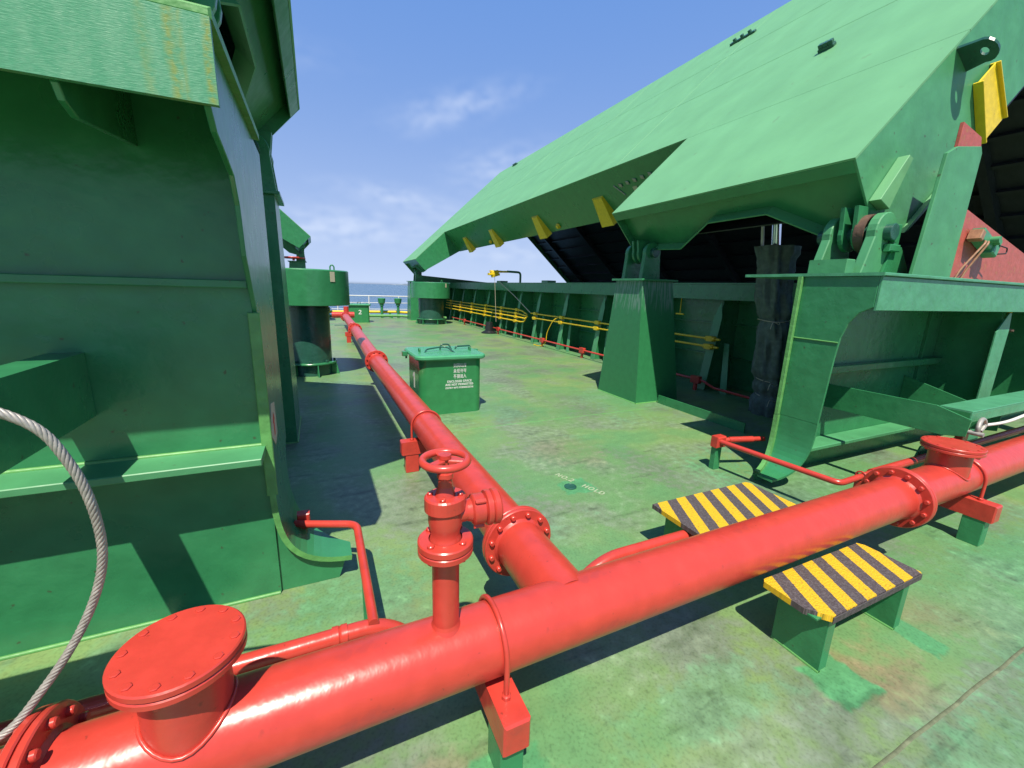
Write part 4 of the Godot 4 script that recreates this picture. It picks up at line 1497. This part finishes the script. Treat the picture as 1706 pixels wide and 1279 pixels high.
func build_main_pipes():
	var zc = -1.225
	var yl = 0.416
	var sl = 0.010
	var r = 0.128
	var ax = V(1, sl, 0).normalized()
	var t = thing("main_pipe", "thick glossy red pipe with two bolted blank stubs crossing the deck", "pipe", V(0, yl, zc))
	var b = MB.new()
	b.tube([V(-4.0, yl - 4.0 * sl, zc), V(9.0, yl + 9.0 * sl, zc)], r, 56)
	part("pipe", b, M.red, t)
	flange_pair(t, V(-0.72, yl - 0.72 * sl, zc), ax, r, 0.195, 0.024, 12, M.red, 0.015)
	flange_pair(t, V(3.36, yl + 3.36 * sl, zc), ax, r, 0.195, 0.024, 12, M.red, 0.015)
	# blank stubs
	for e in [[-0.395, 0.106, 0.152, 0.735, 12], [3.98, 0.115, 0.165, 0.735, 12]]:
		var c = V(e[0], 0, zc)
		b = MB.new()
		b.lathe([Vector2(e[1], 0.44), Vector2(e[1], e[3] - 0.045)], c, Vector3.UP, 40)
		var stub = part("branch_stub", b, M.red, t)
		b = MB.new()
		b.lathe([Vector2(e[1] - 0.004, e[3] - 0.045), Vector2(e[2] - 0.004, e[3] - 0.045), Vector2(e[2], e[3] - 0.041), Vector2(e[2], e[3] - 0.027), Vector2(e[2] - 0.004, e[3] - 0.023), Vector2(e[2] - 0.007, e[3] - 0.0225), Vector2(e[2] - 0.004, e[3] - 0.022), Vector2(e[2], e[3] - 0.018), Vector2(e[2], e[3] - 0.004), Vector2(e[2] - 0.004, e[3]), Vector2(0, e[3])], c, Vector3.UP, 48)
		part("blind_flange", b, M.red, stub)
		for i in e[4]:
			var a = TAU * (i + 0.3) / e[4]
			var p = c + V(cos(a), 0, sin(a)) * (e[2] - 0.022)
			piece("bolt", bolt_mesh, M.red, stub, Transform3D(axis_basis(Vector3.UP, 0.0125, 0.006), p + V(0, e[3] - 0.001, 0)))
			piece("nut", bolt_mesh, M.red, stub, Transform3D(axis_basis(-Vector3.UP, 0.013, 0.016), p + V(0, e[3] - 0.044, 0)))
		# weld fillet at the root of the stub
		var ring = []
		for i in 33:
			var a = TAU * i / 32
			var px = c.x + cos(a) * (e[1] + 0.004)
			var pz = sin(a) * (e[1] + 0.004)
			ring.append(V(px, yl + px * sl + sqrt(max(0.0, (r + 0.003) * (r + 0.003) - pz * pz)), zc + pz))
		b = MB.new()
		b.tube(ring, 0.006, 8, false)
		part("weld_bead", b, M.red, stub)
	# tee going away across the deck
	var xt = 0.862
	var yz = 0.432
	b = MB.new()
	b.tube([V(xt, yz, zc), V(xt, yz, -1.70)], 0.126, 48, false)
	part("tee_branch", b, M.red, t)

	var p = thing("branch_pipe", "long red pipe with several flanges running out to the ship's side", "pipe", V(xt, yz, -1.70))
	b = MB.new()
	b.tube([V(xt, yz, -1.701), V(xt, yz, -7.3), V(0.95, 0.44, -12.6), V(1.02, 0.44, -18.6)], 0.126, 44)
	part("pipe", b, M.red, p)
	for e in [[xt, -1.73], [xt + 0.002, -7.3], [0.95, -12.6], [1.015, -17.6]]:
		flange_pair(p, V(e[0], 0.432, e[1]), V(0, 0, -1), 0.126, 0.186, 0.024, 12, M.red, 0.014)
	# far end: cross tee with blanked ends
	b = MB.new()
	b.tube([V(0.55, 0.44, -18.6), V(1.40, 0.44, -18.6)], 0.12, 24)
	part("cross_tee", b, M.red, p)
	b = MB.new()
	b.tube([V(1.1, 0.44, -18.6), V(1.1, 0.78, -18.6)], 0.10, 20)
	part("riser", b, M.red, p)

	# hydrant valve standing on the main pipe
	var vx = 0.342
	var o = V(vx, 0, zc)
	var v = thing("hydrant_valve", "red angle hydrant valve with handwheel and capped outlet on the thick pipe", "valve", V(vx, 0.53, zc))
	b = MB.new()
	b.lathe([Vector2(0.062, 0.525), Vector2(0.050, 0.548), Vector2(0.046, 0.56), Vector2(0.046, 0.835)], o, Vector3.UP, 32)
	part("standpipe", b, M.red, v)
	b = MB.new()
	b.lathe([Vector2(0.045, 0.832), Vector2(0.089, 0.832), Vector2(0.092, 0.835), Vector2(0.092, 0.851), Vector2(0.089, 0.854), Vector2(0.086, 0.855), Vector2(0.089, 0.856), Vector2(0.092, 0.859), Vector2(0.092, 0.877), Vector2(0.088, 0.881), Vector2(0.056, 0.884)], o, Vector3.UP, 40)
	var fl = part("flange", b, M.red, v)
	for i in 4:
		var a = TAU * (i + 0.62) / 4
		var q = o + V(cos(a), 0, sin(a)) * 0.072
		piece("bolt", bolt_mesh, M.red, fl, Transform3D(axis_basis(Vector3.UP, 0.012, 0.012), q + V(0, 0.881, 0)))
		piece("nut", bolt_mesh, M.red, fl, Transform3D(axis_basis(-Vector3.UP, 0.012, 0.014), q + V(0, 0.833, 0)))
	b = MB.new()
	b.lathe([Vector2(0.054, 0.880), Vector2(0.050, 0.89), Vector2(0.047, 0.905), Vector2(0.053, 0.925), Vector2(0.057, 0.95), Vector2(0.055, 0.99), Vector2(0.052, 1.01)], o, Vector3.UP, 32, true)
	part("body", b, M.red, v)
	# bonnet: oval yoke flange, cast with two hollows
	b = MB.new()
	var bon = PackedVector2Array()
	for i in 32:
		var a = TAU * i / 32
		bon.append(Vector2(cos(a) * 0.068, sin(a) * 0.062))
	b.prism(bon, o + V(0, 0.985, 0), Vector3.RIGHT, Vector3.BACK, V(0, 0.052, 0), 0.005)
	part("bonnet", b, M.red, v)
	for a in [0.4, 1.97, 3.54, 5.11]:
		var q = o + V(cos(a) * 0.05, 1.036, sin(a) * 0.046)
		piece("bolt", bolt_mesh, M.red, v, Transform3D(axis_basis(Vector3.UP, 0.010, 0.011), q))
	b = MB.new()
	b.lathe([Vector2(0.034, 1.036), Vector2(0.030, 1.05), Vector2(0.024, 1.07), Vector2(0.022, 1.095), Vector2(0.026, 1.10), Vector2(0.026, 1.115), Vector2(0.014, 1.12), Vector2(0.013, 1.165), Vector2(0.02, 1.165), Vector2(0.02, 1.178), Vector2(0.0, 1.18)], o, Vector3.UP, 24)
	part("stem", b, M.red, v)
	b = MB.new()
	var ring = []
	for i in 49:
		var a = TAU * i / 48
		ring.append(o + V(cos(a) * 0.072, 1.158, sin(a) * 0.072))
	b.tube(ring, 0.0125, 12, false)
	var hw = part("handwheel", b, M.red, v)
	for i in 3:
		var a = TAU * i / 3 + 0.5
		var d = V(cos(a), 0, sin(a))
		b = MB.new()
		b.obox(o + d * 0.041 + V(0, 1.158, 0), Vector3(0.031, 0.006, 0.013), Basis(d, Vector3.UP, d.cross(Vector3.UP)), 0.003)
		part("spoke", b, M.red, hw)
	# outlet to the right with screwed cap
	var oc = o + V(0.0, 0.968, 0)
	var od = V(0.96, 0, 0.05).normalized()
	b = MB.new()
	b.lathe([Vector2(0.036, 0.03), Vector2(0.034, 0.07), Vector2(0.040, 0.085), Vector2(0.049, 0.09), Vector2(0.052, 0.094), Vector2(0.052, 0.128), Vector2(0.049, 0.131), Vector2(0.047, 0.133), Vector2(0.058, 0.136), Vector2(0.060, 0.140), Vector2(0.060, 0.152), Vector2(0.056, 0.156), Vector2(0.053, 0.157), Vector2(0.056, 0.159), Vector2(0.060, 0.163), Vector2(0.060, 0.178), Vector2(0.055, 0.184), Vector2(0, 0.186)], oc, od, 32)
	var ou = part("outlet", b, M.red, v)
	for i in 3:
		var a = TAU * i / 3 + 0.9
		var bs = axis_basis(od, 1, 1)
		var d = bs.x * cos(a) + bs.z * sin(a)
		b = MB.new()
		b.obox(oc + od * 0.11 + d * 0.055, Vector3(0.018, 0.008, 0.008), Basis(od, d, od.cross(d)), 0.003)
		part("coupling_claw", b, M.red, ou)

	# supports
	pipe_support(V(0.52, 0, zc), V(1, 0, 0), 0.288, r, yl + 0.52 * sl, "red and green saddle support under the thick pipe beside the hydrant valve")
	pipe_support(V(4.22, 0, zc), V(1, 0, 0), 0.325, r, yl + 4.22 * sl, "red and green saddle support under the thick pipe beside its stub near the coaming")
	pipe_support(V(xt, 0, -3.72), V(0, 0, 1), 0.302, 0.126, yz, "saddle support under the long branch pipe at its first strap", M.red)
	pipe_support(V(0.955, 0, -13.2), V(0, 0, 1), 0.31, 0.126, 0.44, "saddle support under the far part of the long branch pipe", M.red)

	# steel wire rope looping over the pipe
	var w = thing("wire_rope", "stiff grey steel wire rope hanging in a loop over the thick pipe", "wire rope", V(-0.75, 0.56, -1.25))
	var path = spline([V(-0.95, 1.52, -1.25), V(-0.72, 1.445, -1.25), V(-0.60, 1.37, -1.26), V(-0.555, 1.27, -1.27), V(-0.535, 1.155, -1.28), V(-0.54, 1.02, -1.30), V(-0.57, 0.90, -1.31), V(-0.63, 0.77, -1.31), V(-0.71, 0.65, -1.30), V(-0.79, 0.565, -1.28), V(-0.90, 0.56, -1.26), V(-1.1, 0.60, -1.2)], 14)
	# six strands laid round a core
	var k = path.size()
	for sidx in 6:
		b = MB.new()
		var sp = []
		var s = V(0, 0, 1)
		var run = 0.0
		for i in k:
			var tg = (path[min(i + 1, k - 1)] - path[max(i - 1, 0)]).normalized()
			s = (s - tg * s.dot(tg)).normalized()
			var q = tg.cross(s)
			if i > 0:
				run += (path[i] - path[i - 1]).length()
			var a = TAU * sidx / 6 + run * TAU / 0.085
			sp.append(path[i] + (s * cos(a) + q * sin(a)) * 0.0062)
		b.tube(sp, 0.0047, 8)
		part("strand", b, M.wire, w)

func build_small_pipes():
	# thin red line behind the thick pipe
	var zz = -1.64
	var t = thing("thin_pipe", "thin red pipe lying just behind the thick pipe and dipping under its tee", "pipe", V(-0.5, 0.25, zz))
	var b = MB.new()
	b.tube(fillet([V(-4, 0.25, zz), V(0.18, 0.25, zz), V(0.34, 0.10, zz + 0.02), V(1.12, 0.10, zz + 0.02), V(1.34, 0.25, zz), V(2.15, 0.25, zz)], 0.16), 0.036, 20)
	part("pipe", b, M.red, t)
	b = MB.new()
	b.lathe([Vector2(0.037, -0.03), Vector2(0.042, -0.03), Vector2(0.042, -0.006), Vector2(0.038, 0), Vector2(0.042, 0.006), Vector2(0.042, 0.03), Vector2(0.037, 0.03)], V(0.0, 0.25, zz), V(1, 0, 0), 20)
	part("sleeve", b, M.red, t)
	for x in [-1.2, 0.05, 1.6]:
		b = MB.new()
		b.box(V(x - 0.02, 0.0, zz - 0.03), V(x + 0.02, 0.213, zz + 0.03), 0.003)
		part("foot", b, M.green, t)
	# drip riser beside the tall coaming
	var r = thing("thin_pipe", "thin red pipe bent round the foot of the tall coaming", "pipe", V(0.13, 0.28, -2.0))
	b = MB.new()
	b.tube(fillet([V(-0.20, 0.28, -2.60), V(-0.14, 0.28, -2.57), V(0.135, 0.29, -2.44), V(0.135, 0.28, -1.62)], 0.06), 0.022, 16)
	part("pipe", b, M.red, r)
	b = MB.new()
	b.box(V(-0.19, 0.23, -2.66), V(-0.12, 0.33, -2.60), 0.006)
	part("elbow_block", b, M.red, r)
	b = MB.new()
	b.box(V(0.115, 0.0, -1.95), V(0.155, 0.258, -1.92), 0.003)
	part("foot", b, M.green, r)
	# bent line in front of the low coaming
	var q = thing("thin_pipe", "bent red pipe in front of the low coaming carried on a short post", "pipe", V(3.62, 0.3, -1.7))
	b = MB.new()
	b.tube(fillet([V(3.98, 0.31, -2.55), V(3.50, 0.30, -2.70), V(3.60, 0.30, -1.66), V(4.10, 0.30, -1.68)], 0.06), 0.024, 16, true)
	part("pipe", b, M.red, q)
	b = MB.new()
	b.tube([V(4.08, 0.30, -1.68), V(6.2, 0.32, -1.68), V(9, 0.34, -1.68)], 0.034, 18)
	part("pipe", b, M.red, q)
	for x in [4.04, 5.72]:
		b = MB.new()
		var ring = []
		for i in 17:
			var a = TAU * i / 16
			ring.append(V(x - 0.12, 0.30 + cos(a) * 0.038, -1.675 + sin(a) * 0.038))
		b.tube(ring, 0.007, 8, false)
		b.box(V(x - 0.15, 0.0, -1.70), V(x - 0.09, 0.262, -1.65), 0.003)
		part("strap", b, M.red, q)
	b = MB.new()
	b.box(V(3.48, 0.0, -2.74), V(3.56, 0.272, -2.68), 0.004)
	part("post", b, M.green, q)
	b = MB.new()
	b.box(V(3.46, 0.235, -2.745), V(3.58, 0.345, -2.655), 0.01)
	part("clamp", b, M.red, q)
	b = MB.new()
	b.tube([V(3.62, 0.303, -2.664), V(3.86, 0.308, -2.585)], 0.030, 14)
	part("coupling", b, M.red, q)
	b = MB.new()
	b.box(V(5.5, 0.35, -1.70), V(5.62, 0.52, -1.64), 0.006)
	part("tall_clamp", b, M.red, q)

func step_texture() -> ImageTexture:
	# four slanted stripes on a 0.66 m square of gritty paint
	var w = 512
	var im = Image.create(w, w, false, Image.FORMAT_RGB8)
	var f = FastNoiseLite.new()
	f.seed = 77
	f.frequency = 0.05
	f.fractal_octaves = 4
	var g = FastNoiseLite.new()
	g.seed = 78
	g.frequency = 0.33
	for x in w:
		for y in w:
			var n1 = f.get_noise_2d(x, y)
			var n2 = g.get_noise_2d(x, y)
			var u = (x + n1 * 3.0 + n2 * 2.0) / w * 4.0
			var c: Color
			if fposmod(u, 1.0) < 0.50:
				c = Color(0.58, 0.36, 0.006)
				if n1 + n2 * 0.8 < -0.50:
					c = c.lerp(Color(0.12, 0.085, 0.04), 0.75)
				elif n1 > 0.3:
					c = c.lerp(Color(0.46, 0.28, 0.02), 0.5)
			else:
				c = Color(0.060, 0.048, 0.048).lerp(Color(0.14, 0.125, 0.125), clampf(n2 * 1.1 + n1 * 0.8, 0, 0.85))
			var m = 1.0 + n2 * 0.12
			im.set_pixel(x, y, srgb(Color(c.r * m, c.g * m, c.b * m)))
	return ImageTexture.create_from_image(im)

func build_steps():
	var tm = StandardMaterial3D.new()
	tm.albedo_texture = step_texture()
	tm.roughness = 0.7
	tm.normal_enabled = true
	tm.normal_texture = bump_fine
	tm.normal_scale = 0.4
	var y = 0.322
	var labels = ["yellow and black striped step on the open deck side of the thick pipe", "yellow and black striped step on the coaming side of the thick pipe"]
	for e in [[1.925, 2.775, -1.125, -0.835, 0, 2.085], [1.955, 2.885, -1.92, -1.535, 1, 2.165]]:
		var x0 = e[0]
		var x1 = e[1]
		var z0 = e[2]
		var z1 = e[3]
		var t = thing("step", labels[e[4]], "step", V((x0 + x1) / 2, 0, (z0 + z1) / 2), "striped steps over the pipe")
		# tread: bent plate with clipped corners on the outer edge
		var b = MB.new()
		var c = 0.07
		var poly: PackedVector2Array
		if e[4] == 0:
			poly = P2([x0, z0 + 0.015, x0 + 0.02, z0, x1 - 0.02, z0, x1, z0 + 0.03, x1 + 0.0, z1 - 0.01, x1 - 0.01, z1, x0 + c, z1, x0, z1 - c * 1.2])
		else:
			poly = P2([x0, z0, x1 - 0.02, z0, x1, z0 + 0.02, x1, z1, x0, z1])
		var tris = Geometry2D.triangulate_polygon(poly)
		for i in range(0, tris.size(), 3):
			var vs = []
			var us = []
			for j in 3:
				var q = poly[tris[i + j]]
				vs.append(V(q.x, y, q.y))
				us.append(Vector2((q.x - e[5] + 0.52 * (q.y - z0)) / 0.66, (q.y - z0) / 0.66))
			b.tri(vs[0], vs[1], vs[2], Vector3.UP, Vector3.UP, Vector3.UP, us[0], us[1], us[2])
		for i in poly.size():
			var p0 = poly[i]
			var p1 = poly[(i + 1) % poly.size()]
			var d = (p1 - p0).normalized()
			var nn = V(d.y, 0, -d.x)
			if nn.dot(V((p0.x + p1.x) / 2 - (x0 + x1) / 2, 0, (p0.y + p1.y) / 2 - (z0 + z1) / 2)) < 0:
				nn = -nn
			var u0 = Vector2((p0.x - e[5] + 0.52 * (p0.y - z0)) / 0.66, (p0.y - z0) / 0.66)
			var u1 = Vector2((p1.x - e[5] + 0.52 * (p1.y - z0)) / 0.66, (p1.y - z0) / 0.66)
			var hgt = 0.03
			b.quad(V(p0.x, y, p0.y), V(p1.x, y, p1.y), V(p1.x, y - hgt, p1.y), V(p0.x, y - hgt, p0.y), nn, [u0, u1, u1, u0])
		part("tread", b, tm, t)
		b = MB.new()
		b.box(V(x0 + c, y - 0.036, z1 + 0.0005), V(x1 - 0.01, y - 0.003, z1 + 0.006), 0.002)
		part("front_lip", b, M.grit, t)
		b = MB.new()
		b.box(V(x0 + 0.01, y - 0.028, z0 + 0.02), V(x1 - 0.01, y - 0.02, z1 - 0.03))
		part("underside", b, M.green, t)
		for x in [x0 + 0.085, x1 - 0.115]:
			b = MB.new()
			b.box(V(x - 0.006, 0.0, z0 + 0.05), V(x + 0.006, y - 0.029, z1 - 0.012), 0.002)
			var lg = part("leg_plate", b, M.green, t)
			b = MB.new()
			b.box(V(x + 0.0065, 0.0, z1 - 0.03), V(x + 0.065, y - 0.029, z1 - 0.018), 0.002)
			part("leg_flange", b, M.green, lg)
			b = MB.new()
			b.tube([V(x, 0.002, z0 + 0.05), V(x, 0.002, z1 - 0.012)], 0.011, 8)
			part("weld_bead", b, M.green_edge, lg)

func build_deck_objects():
	access_box(V(1.60, 0, -5.76), "1", "green deck access hatch with number 1 and white warning lettering", true)
	access_box(V(1.73, 0, -20.4), "2", "green deck access hatch with a white number 2", false)
	mushroom_vent(V(-0.13, 0, -8.75), 0.72, 0.345, 1.93, 1.30, "drum-headed mushroom ventilator with dark neck beside the branch pipe")
	mushroom_vent(V(4.78, 0, -19.3), 0.86, 0.56, 1.86, 1.16, "wide mushroom ventilator under the low end of the pale cover")
	# sounding cap flush in the deck
	var t = thing("sounding_cap", "small round sounding cap in the deck with worn white lettering", "deck cap", V(1.95, 0.0, -2.86))
	var b = MB.new()
	b.lathe([Vector2(0.055, 0.0), Vector2(0.055, 0.008), Vector2(0.048, 0.012), Vector2(0.044, 0.006), Vector2(0.0, 0.006)], V(1.94, 0, -2.88), Vector3.UP, 24)
	part("cap", b, M.teal, t)
	var fl = Basis(V(0.35, 0, 0.94).normalized(), V(0.94, 0, -0.35).normalized(), Vector3.UP)
	text_part("NO.2", 0.085, Transform3D(fl, V(1.99, 0.003, -3.06)), M.letter_worn, t)
	text_part("HOLD", 0.085, Transform3D(fl, V(2.10, 0.003, -2.76)), M.letter_worn, t)

	# hydraulic cylinder wrapped in canvas
	var c = thing("hydraulic_cylinder", "hydraulic cylinder wrapped in dark green canvas tied with cord", "hydraulic cylinder", V(5.85, 0, -3.85))
	b = MB.new()
	var rg = RandomNumberGenerator.new()
	rg.seed = 41
	var lo = V(6.02, 0.0, -3.85)
	var hi = V(5.58, 2.34, -3.85)
	var rows = 46
	var seg = 40
	var ring = []
	var n = FastNoiseLite.new()
	n.seed = 42
	n.frequency = 1.0
	for j in rows + 1:
		var h = float(j) / rows
		var y = lerpf(0.0, 2.34, h)
		var base = 0.20
		for tie in [0.28, 0.52, 1.37]:
			base -= 0.05 * exp(-pow((y - tie) / 0.05, 2))
		if y < 0.28:
			base += 0.05
		if y > 2.2:
			base += 0.03
		var rr = []
		for i in seg:
			var a = TAU * i / seg
			var fold = n.get_noise_3d(cos(a) * 1.6, y * 1.1, sin(a) * 1.6) * 0.10 + n.get_noise_3d(cos(a) * 5.0, y * 1.8 + 9.0, sin(a) * 5.0) * 0.045
			rr.append(lo.lerp(hi, h) + V(cos(a), 0, sin(a)) * (base + fold))
		ring.append(rr)
	for j in rows:
		for i in seg:
			var i2 = (i + 1) % seg
			var a = ring[j][i]
			var d = ring[j][i2]
			var e = ring[j + 1][i2]
			var f = ring[j + 1][i]
			var ns = []
			for q in [[j, i], [j, i2], [j + 1, i2], [j + 1, i]]:
				var jj = q[0]
				var ii = q[1]
				var du = ring[jj][(ii + 1) % seg] - ring[jj][(ii + seg - 1) % seg]
				var dv = ring[min(jj + 1, rows)][ii] - ring[max(jj - 1, 0)][ii]
				var nn = dv.cross(du).normalized()
				var an = TAU * ii / seg
				if nn.dot(V(cos(an), 0, sin(an))) < 0:
					nn = -nn
				ns.append(nn)
			b.quad_s(a, d, e, f, ns[0], ns[1], ns[2], ns[3])
	for i in seg:
		b.tri(hi, ring[rows][i], ring[rows][(i + 1) % seg], Vector3.UP, Vector3.UP, Vector3.UP)
	part("canvas_cover", b, M.cloth, c)
	for y in [0.28, 0.52, 1.37]:
		b = MB.new()
		var h = y / 2.34
		var path = []
		for i in 25:
			var a = TAU * i / 24
			path.append(lo.lerp(hi, h) + V(cos(a) * 0.185, sin(a * 2.0) * 0.012, sin(a) * 0.185))
		b.tube(path, 0.006, 6, false)
		var e0 = path[8]
		b.tube(spline([e0, e0 + V(-0.05, -0.03, 0.03), e0 + V(-0.16, 0.0, 0.02), e0 + V(-0.20, -0.09, 0.02)], 4), 0.005, 6)
		part("cord", b, M.cord, c)
	b = MB.new()
	b.tube([V(5.58, 2.33, -3.85), V(5.42, 3.2, -3.85)], 0.055, 24)
	part("rod", b, M.chrome, c)
	b = MB.new()
	b.tube([V(5.45, 2.33, -3.95), V(5.30, 3.1, -3.95)], 0.02, 12)
	part("hose", b, M.white, c)

func build_coaming_pipes():
	var ys = [0.975, 0.85, 0.73, 0.59]
	var stays = [-21.5, -19.85, -18.2, -16.5, -14.85, -13.5]
	var clamp_m = MB.new()
	clamp_m.box(V(-0.04, -0.045, -0.07), V(0.06, 0.045, 0.07), 0.008)
	clamp_m.lathe([Vector2(0, -0.08), Vector2(0.040, -0.10), Vector2(0.040, 0.10), Vector2(0, 0.08)], Vector3.ZERO, V(0, 0, 1), 10)
	var cm = clamp_m.mesh(Vector3.ZERO)
	var words = ["topmost", "second", "third", "lowest"]
	for i in 4:
		var y = ys[i]
		var x = 6.285 + 0.163 * y - 0.06
		var end = [V(x, 0.86, -12.7), V(x, 0.80, -12.6), V(x, 0.72, -12.7), V(x, 0.72, -12.75)][i]
		var path = [V(x, y, -22.3), V(x, y, -13.35), V(x, y - 0.02 if i < 2 else y, -13.05), end]
		if i == 3:
			path = [V(x, y, -22.3), V(x, y, -13.0), V(x, y + 0.03, -12.75), V(x, 0.76, -12.65)]
		var t = thing("yellow_pipe", words[i] + " of four thin yellow pipes clamped along the far coaming stays", "pipe", V(x, y, -18.0), "yellow pipes on the coaming")
		var b = MB.new()
		b.tube(fillet(path, 0.1), 0.022, 10)
		part("pipe", b, M.yellow, t)
		for z in stays:
			piece("clamp", cm, M.yellow, t, Transform3D(Basis.IDENTITY, V(x, y, z)))
	for i in 2:
		var y = [0.925, 0.785][i]
		var x = 6.285 + 0.163 * y - 0.06
		var t = thing("yellow_pipe", ["upper", "lower"][i] + " of two yellow pipes running past the tall green tower", "pipe", V(x, y, -9.0), "yellow pipes on the coaming")
		var b = MB.new()
		b.tube([V(x, y, -12.4 + i * 0.2), V(x, y, -5.15)], 0.02, 12)
		part("pipe", b, M.yellow, t)
		for z in [-12.1, -10.47, -8.74, -7.05, -5.35]:
			piece("clamp", cm, M.yellow, t, Transform3D(Basis.IDENTITY, V(x, y, z)))
	# hoses: one up to the rail, one loop to the deck
	var h = thing("hose", "pale yellow hose strung from the coaming top down to the yellow pipes", "hose", V(6.4, 1.9, -14.0))
	var b2 = MB.new()
	b2.tube([V(6.45, 1.93, -15.3), V(6.40, 1.45, -13.8), V(6.33, 0.94, -12.35)], 0.014, 8)
	part("line", b2, M.cord, h)
	h = thing("hose", "thin yellow hose looping from the pipe clamp down to the deck", "hose", V(6.25, 0, -11.0))
	b2 = MB.new()
	b2.tube(spline([V(6.36, 0.90, -10.65), V(6.26, 0.80, -10.75), V(6.20, 0.45, -10.95), V(6.18, 0.14, -11.0), V(6.12, 0.02, -11.2), V(6.05, 0.02, -11.5)], 8), 0.012, 8)
	part("line", b2, M.yellow, h)
	h = thing("hanging_tag", "small yellow handle hanging under the coaming rail behind the tower", "handle", V(6.6, 1.3, -6.3))
	b2 = MB.new()
	b2.tube([V(6.62, 1.61, -6.35), V(6.62, 1.32, -6.35)], 0.010, 8)
	b2.tube([V(6.62, 1.30, -6.45), V(6.62, 1.30, -6.25)], 0.016, 8)
	part("handle", b2, M.yellow, h)
	h = thing("hanging_tag", "yellow handle with a rusty disc under the rail beside the end stay", "handle", V(7.2, 1.4, -2.0))
	b2 = MB.new()
	b2.tube([V(7.00, 1.61, -2.0), V(6.93, 1.44, -2.0)], 0.02, 10)
	part("handle", b2, M.yellow, h)
	b2 = MB.new()
	b2.lathe([Vector2(0, 0), Vector2(0.09, 0), Vector2(0.09, 0.02), Vector2(0, 0.02)], V(6.92, 1.40, -2.0), V(0.2, 1, 0), 18)
	part("disc", b2, M.rust, h)
	# thin red line along the foot of the coaming
	var t = thing("thin_pipe", "thin red pipe along the foot of the low coaming behind the tower", "pipe", V(6.15, 0.2, -10.0))
	b2 = MB.new()
	b2.tube(fillet([V(6.15, 0.20, -20.5), V(6.15, 0.20, -5.2), V(6.15, 0.12, -4.95), V(6.1, 0.12, -3.2)], 0.06), 0.022, 12)
	part("pipe", b2, M.red, t)
	for z in [-18.6, -14.6, -11.15, -9.0, -5.35]:
		b2 = MB.new()
		b2.box(V(6.11, 0.13, z - 0.10), V(6.19, 0.26, z + 0.10), 0.01)
		b2.box(V(6.13, 0.0, z - 0.03), V(6.17, 0.13, z + 0.03))
		part("hydrant_tee", b2, M.red, t)
	# dark stool foot on the deck
	var f = thing("drain_pot", "dark green flared drain pot standing at the foot of the coaming stays", "drain pot", V(5.95, 0, -15.0))
	b2 = MB.new()
	b2.lathe([Vector2(0.30, 0.0), Vector2(0.30, 0.03), Vector2(0.16, 0.10), Vector2(0.13, 0.42), Vector2(0.0, 0.42)], V(5.95, 0, -15.0), Vector3.UP, 20)
	part("pot", b2, M.black, f)
	# yellow davit on the coaming top
	var d = thing("davit", "small yellow davit head on a bent green arm above the coaming", "davit", V(6.9, 1.9, -14.8))
	b2 = MB.new()
	b2.tube(fillet([V(7.1, 1.90, -14.8), V(7.1, 2.29, -14.8), V(6.55, 2.30, -14.8)], 0.12), 0.04, 12)
	part("arm", b2, M.green, d)
	b2 = MB.new()
	b2.tube([V(6.70, 2.295, -14.8), V(6.25, 2.28, -14.8)], 0.035, 12)
	b2.box(V(5.80, 2.14, -14.9), V(6.22, 2.22, -14.7), 0.015)
	b2.box(V(5.86, 2.25, -14.86), V(6.30, 2.32, -14.74), 0.015)
	b2.obox(V(6.05, 2.20, -14.8), Vector3(0.14, 0.10, 0.09), Basis(Vector3.BACK, 0.3), 0.02)
	part("head", b2, M.yellow, d)
	b2 = MB.new()
	b2.tube([V(6.05, 2.10, -14.8), V(6.10, 1.2, -14.8), V(6.14, 0.45, -14.8)], 0.008, 6)
	part("cord", b2, M.cord, d)

func build_far_side():
	# rail at the ship's side
	var t = thing("guard_rail", "white guard rail at the ship's side in front of the sea", "railing", V(3.0, 0, -23.9))
	var b = MB.new()
	for y in [1.08, 0.72, 0.38]:
		b = MB.new()
		b.tube([V(-10, y, -23.95), V(16, y, -23.95)], 0.028 if y > 1 else 0.018, 8)
		part("bar", b, M.white, t)
	var x = -9.9
	while x < 16:
		b = MB.new()
		b.tube([V(x, 0, -23.95), V(x, 1.08, -23.95)], 0.03, 8)
		part("post", b, M.white, t)
		x += 1.56
	# cowl vents
	for xx in [3.10, 3.93]:
		var v = thing("air_pipe_head", "small green air pipe head between the numbered hatch and the other head" if xx < 3.5 else "small green air pipe head beside the tower of the wide ventilator", "air pipe", V(xx, 0, -23.0), "green air pipe heads by the rail")
		b = MB.new()
		b.lathe([Vector2(0.07, 0.0), Vector2(0.07, 0.62), Vector2(0.11, 0.62), Vector2(0.11, 0.70), Vector2(0.17, 0.76), Vector2(0.20, 0.98), Vector2(0.18, 1.0), Vector2(0, 1.02)], V(xx, 0, -23.0), Vector3.UP, 20)
		part("head", b, M.green, v)
	for e in [[0.28, M.yellow, "yellow pipe lying low along the deck edge by the guard rail", -23.3], [0.12, M.green_edge, "low green pipe along the deck edge by the guard rail", -22.7]]:
		var y = thing("edge_pipe", e[2], "pipe", V(3.5, e[0], e[3]))
		b = MB.new()
		b.tube([V(-6, e[0], e[3]), V(3.9, e[0], e[3]), V(5.2, e[0], e[3] + 1.6), V(6.0, e[0], e[3] + 1.6)], 0.07, 10)
		part("pipe", b, e[1], y)
		for i in 7:
			b = MB.new()
			b.box(V(-5.5 + i * 1.5, 0.0, e[3] - 0.05), V(-5.4 + i * 1.5, e[0] - 0.05, e[3] + 0.05))
			part("foot", b, M.green, y)
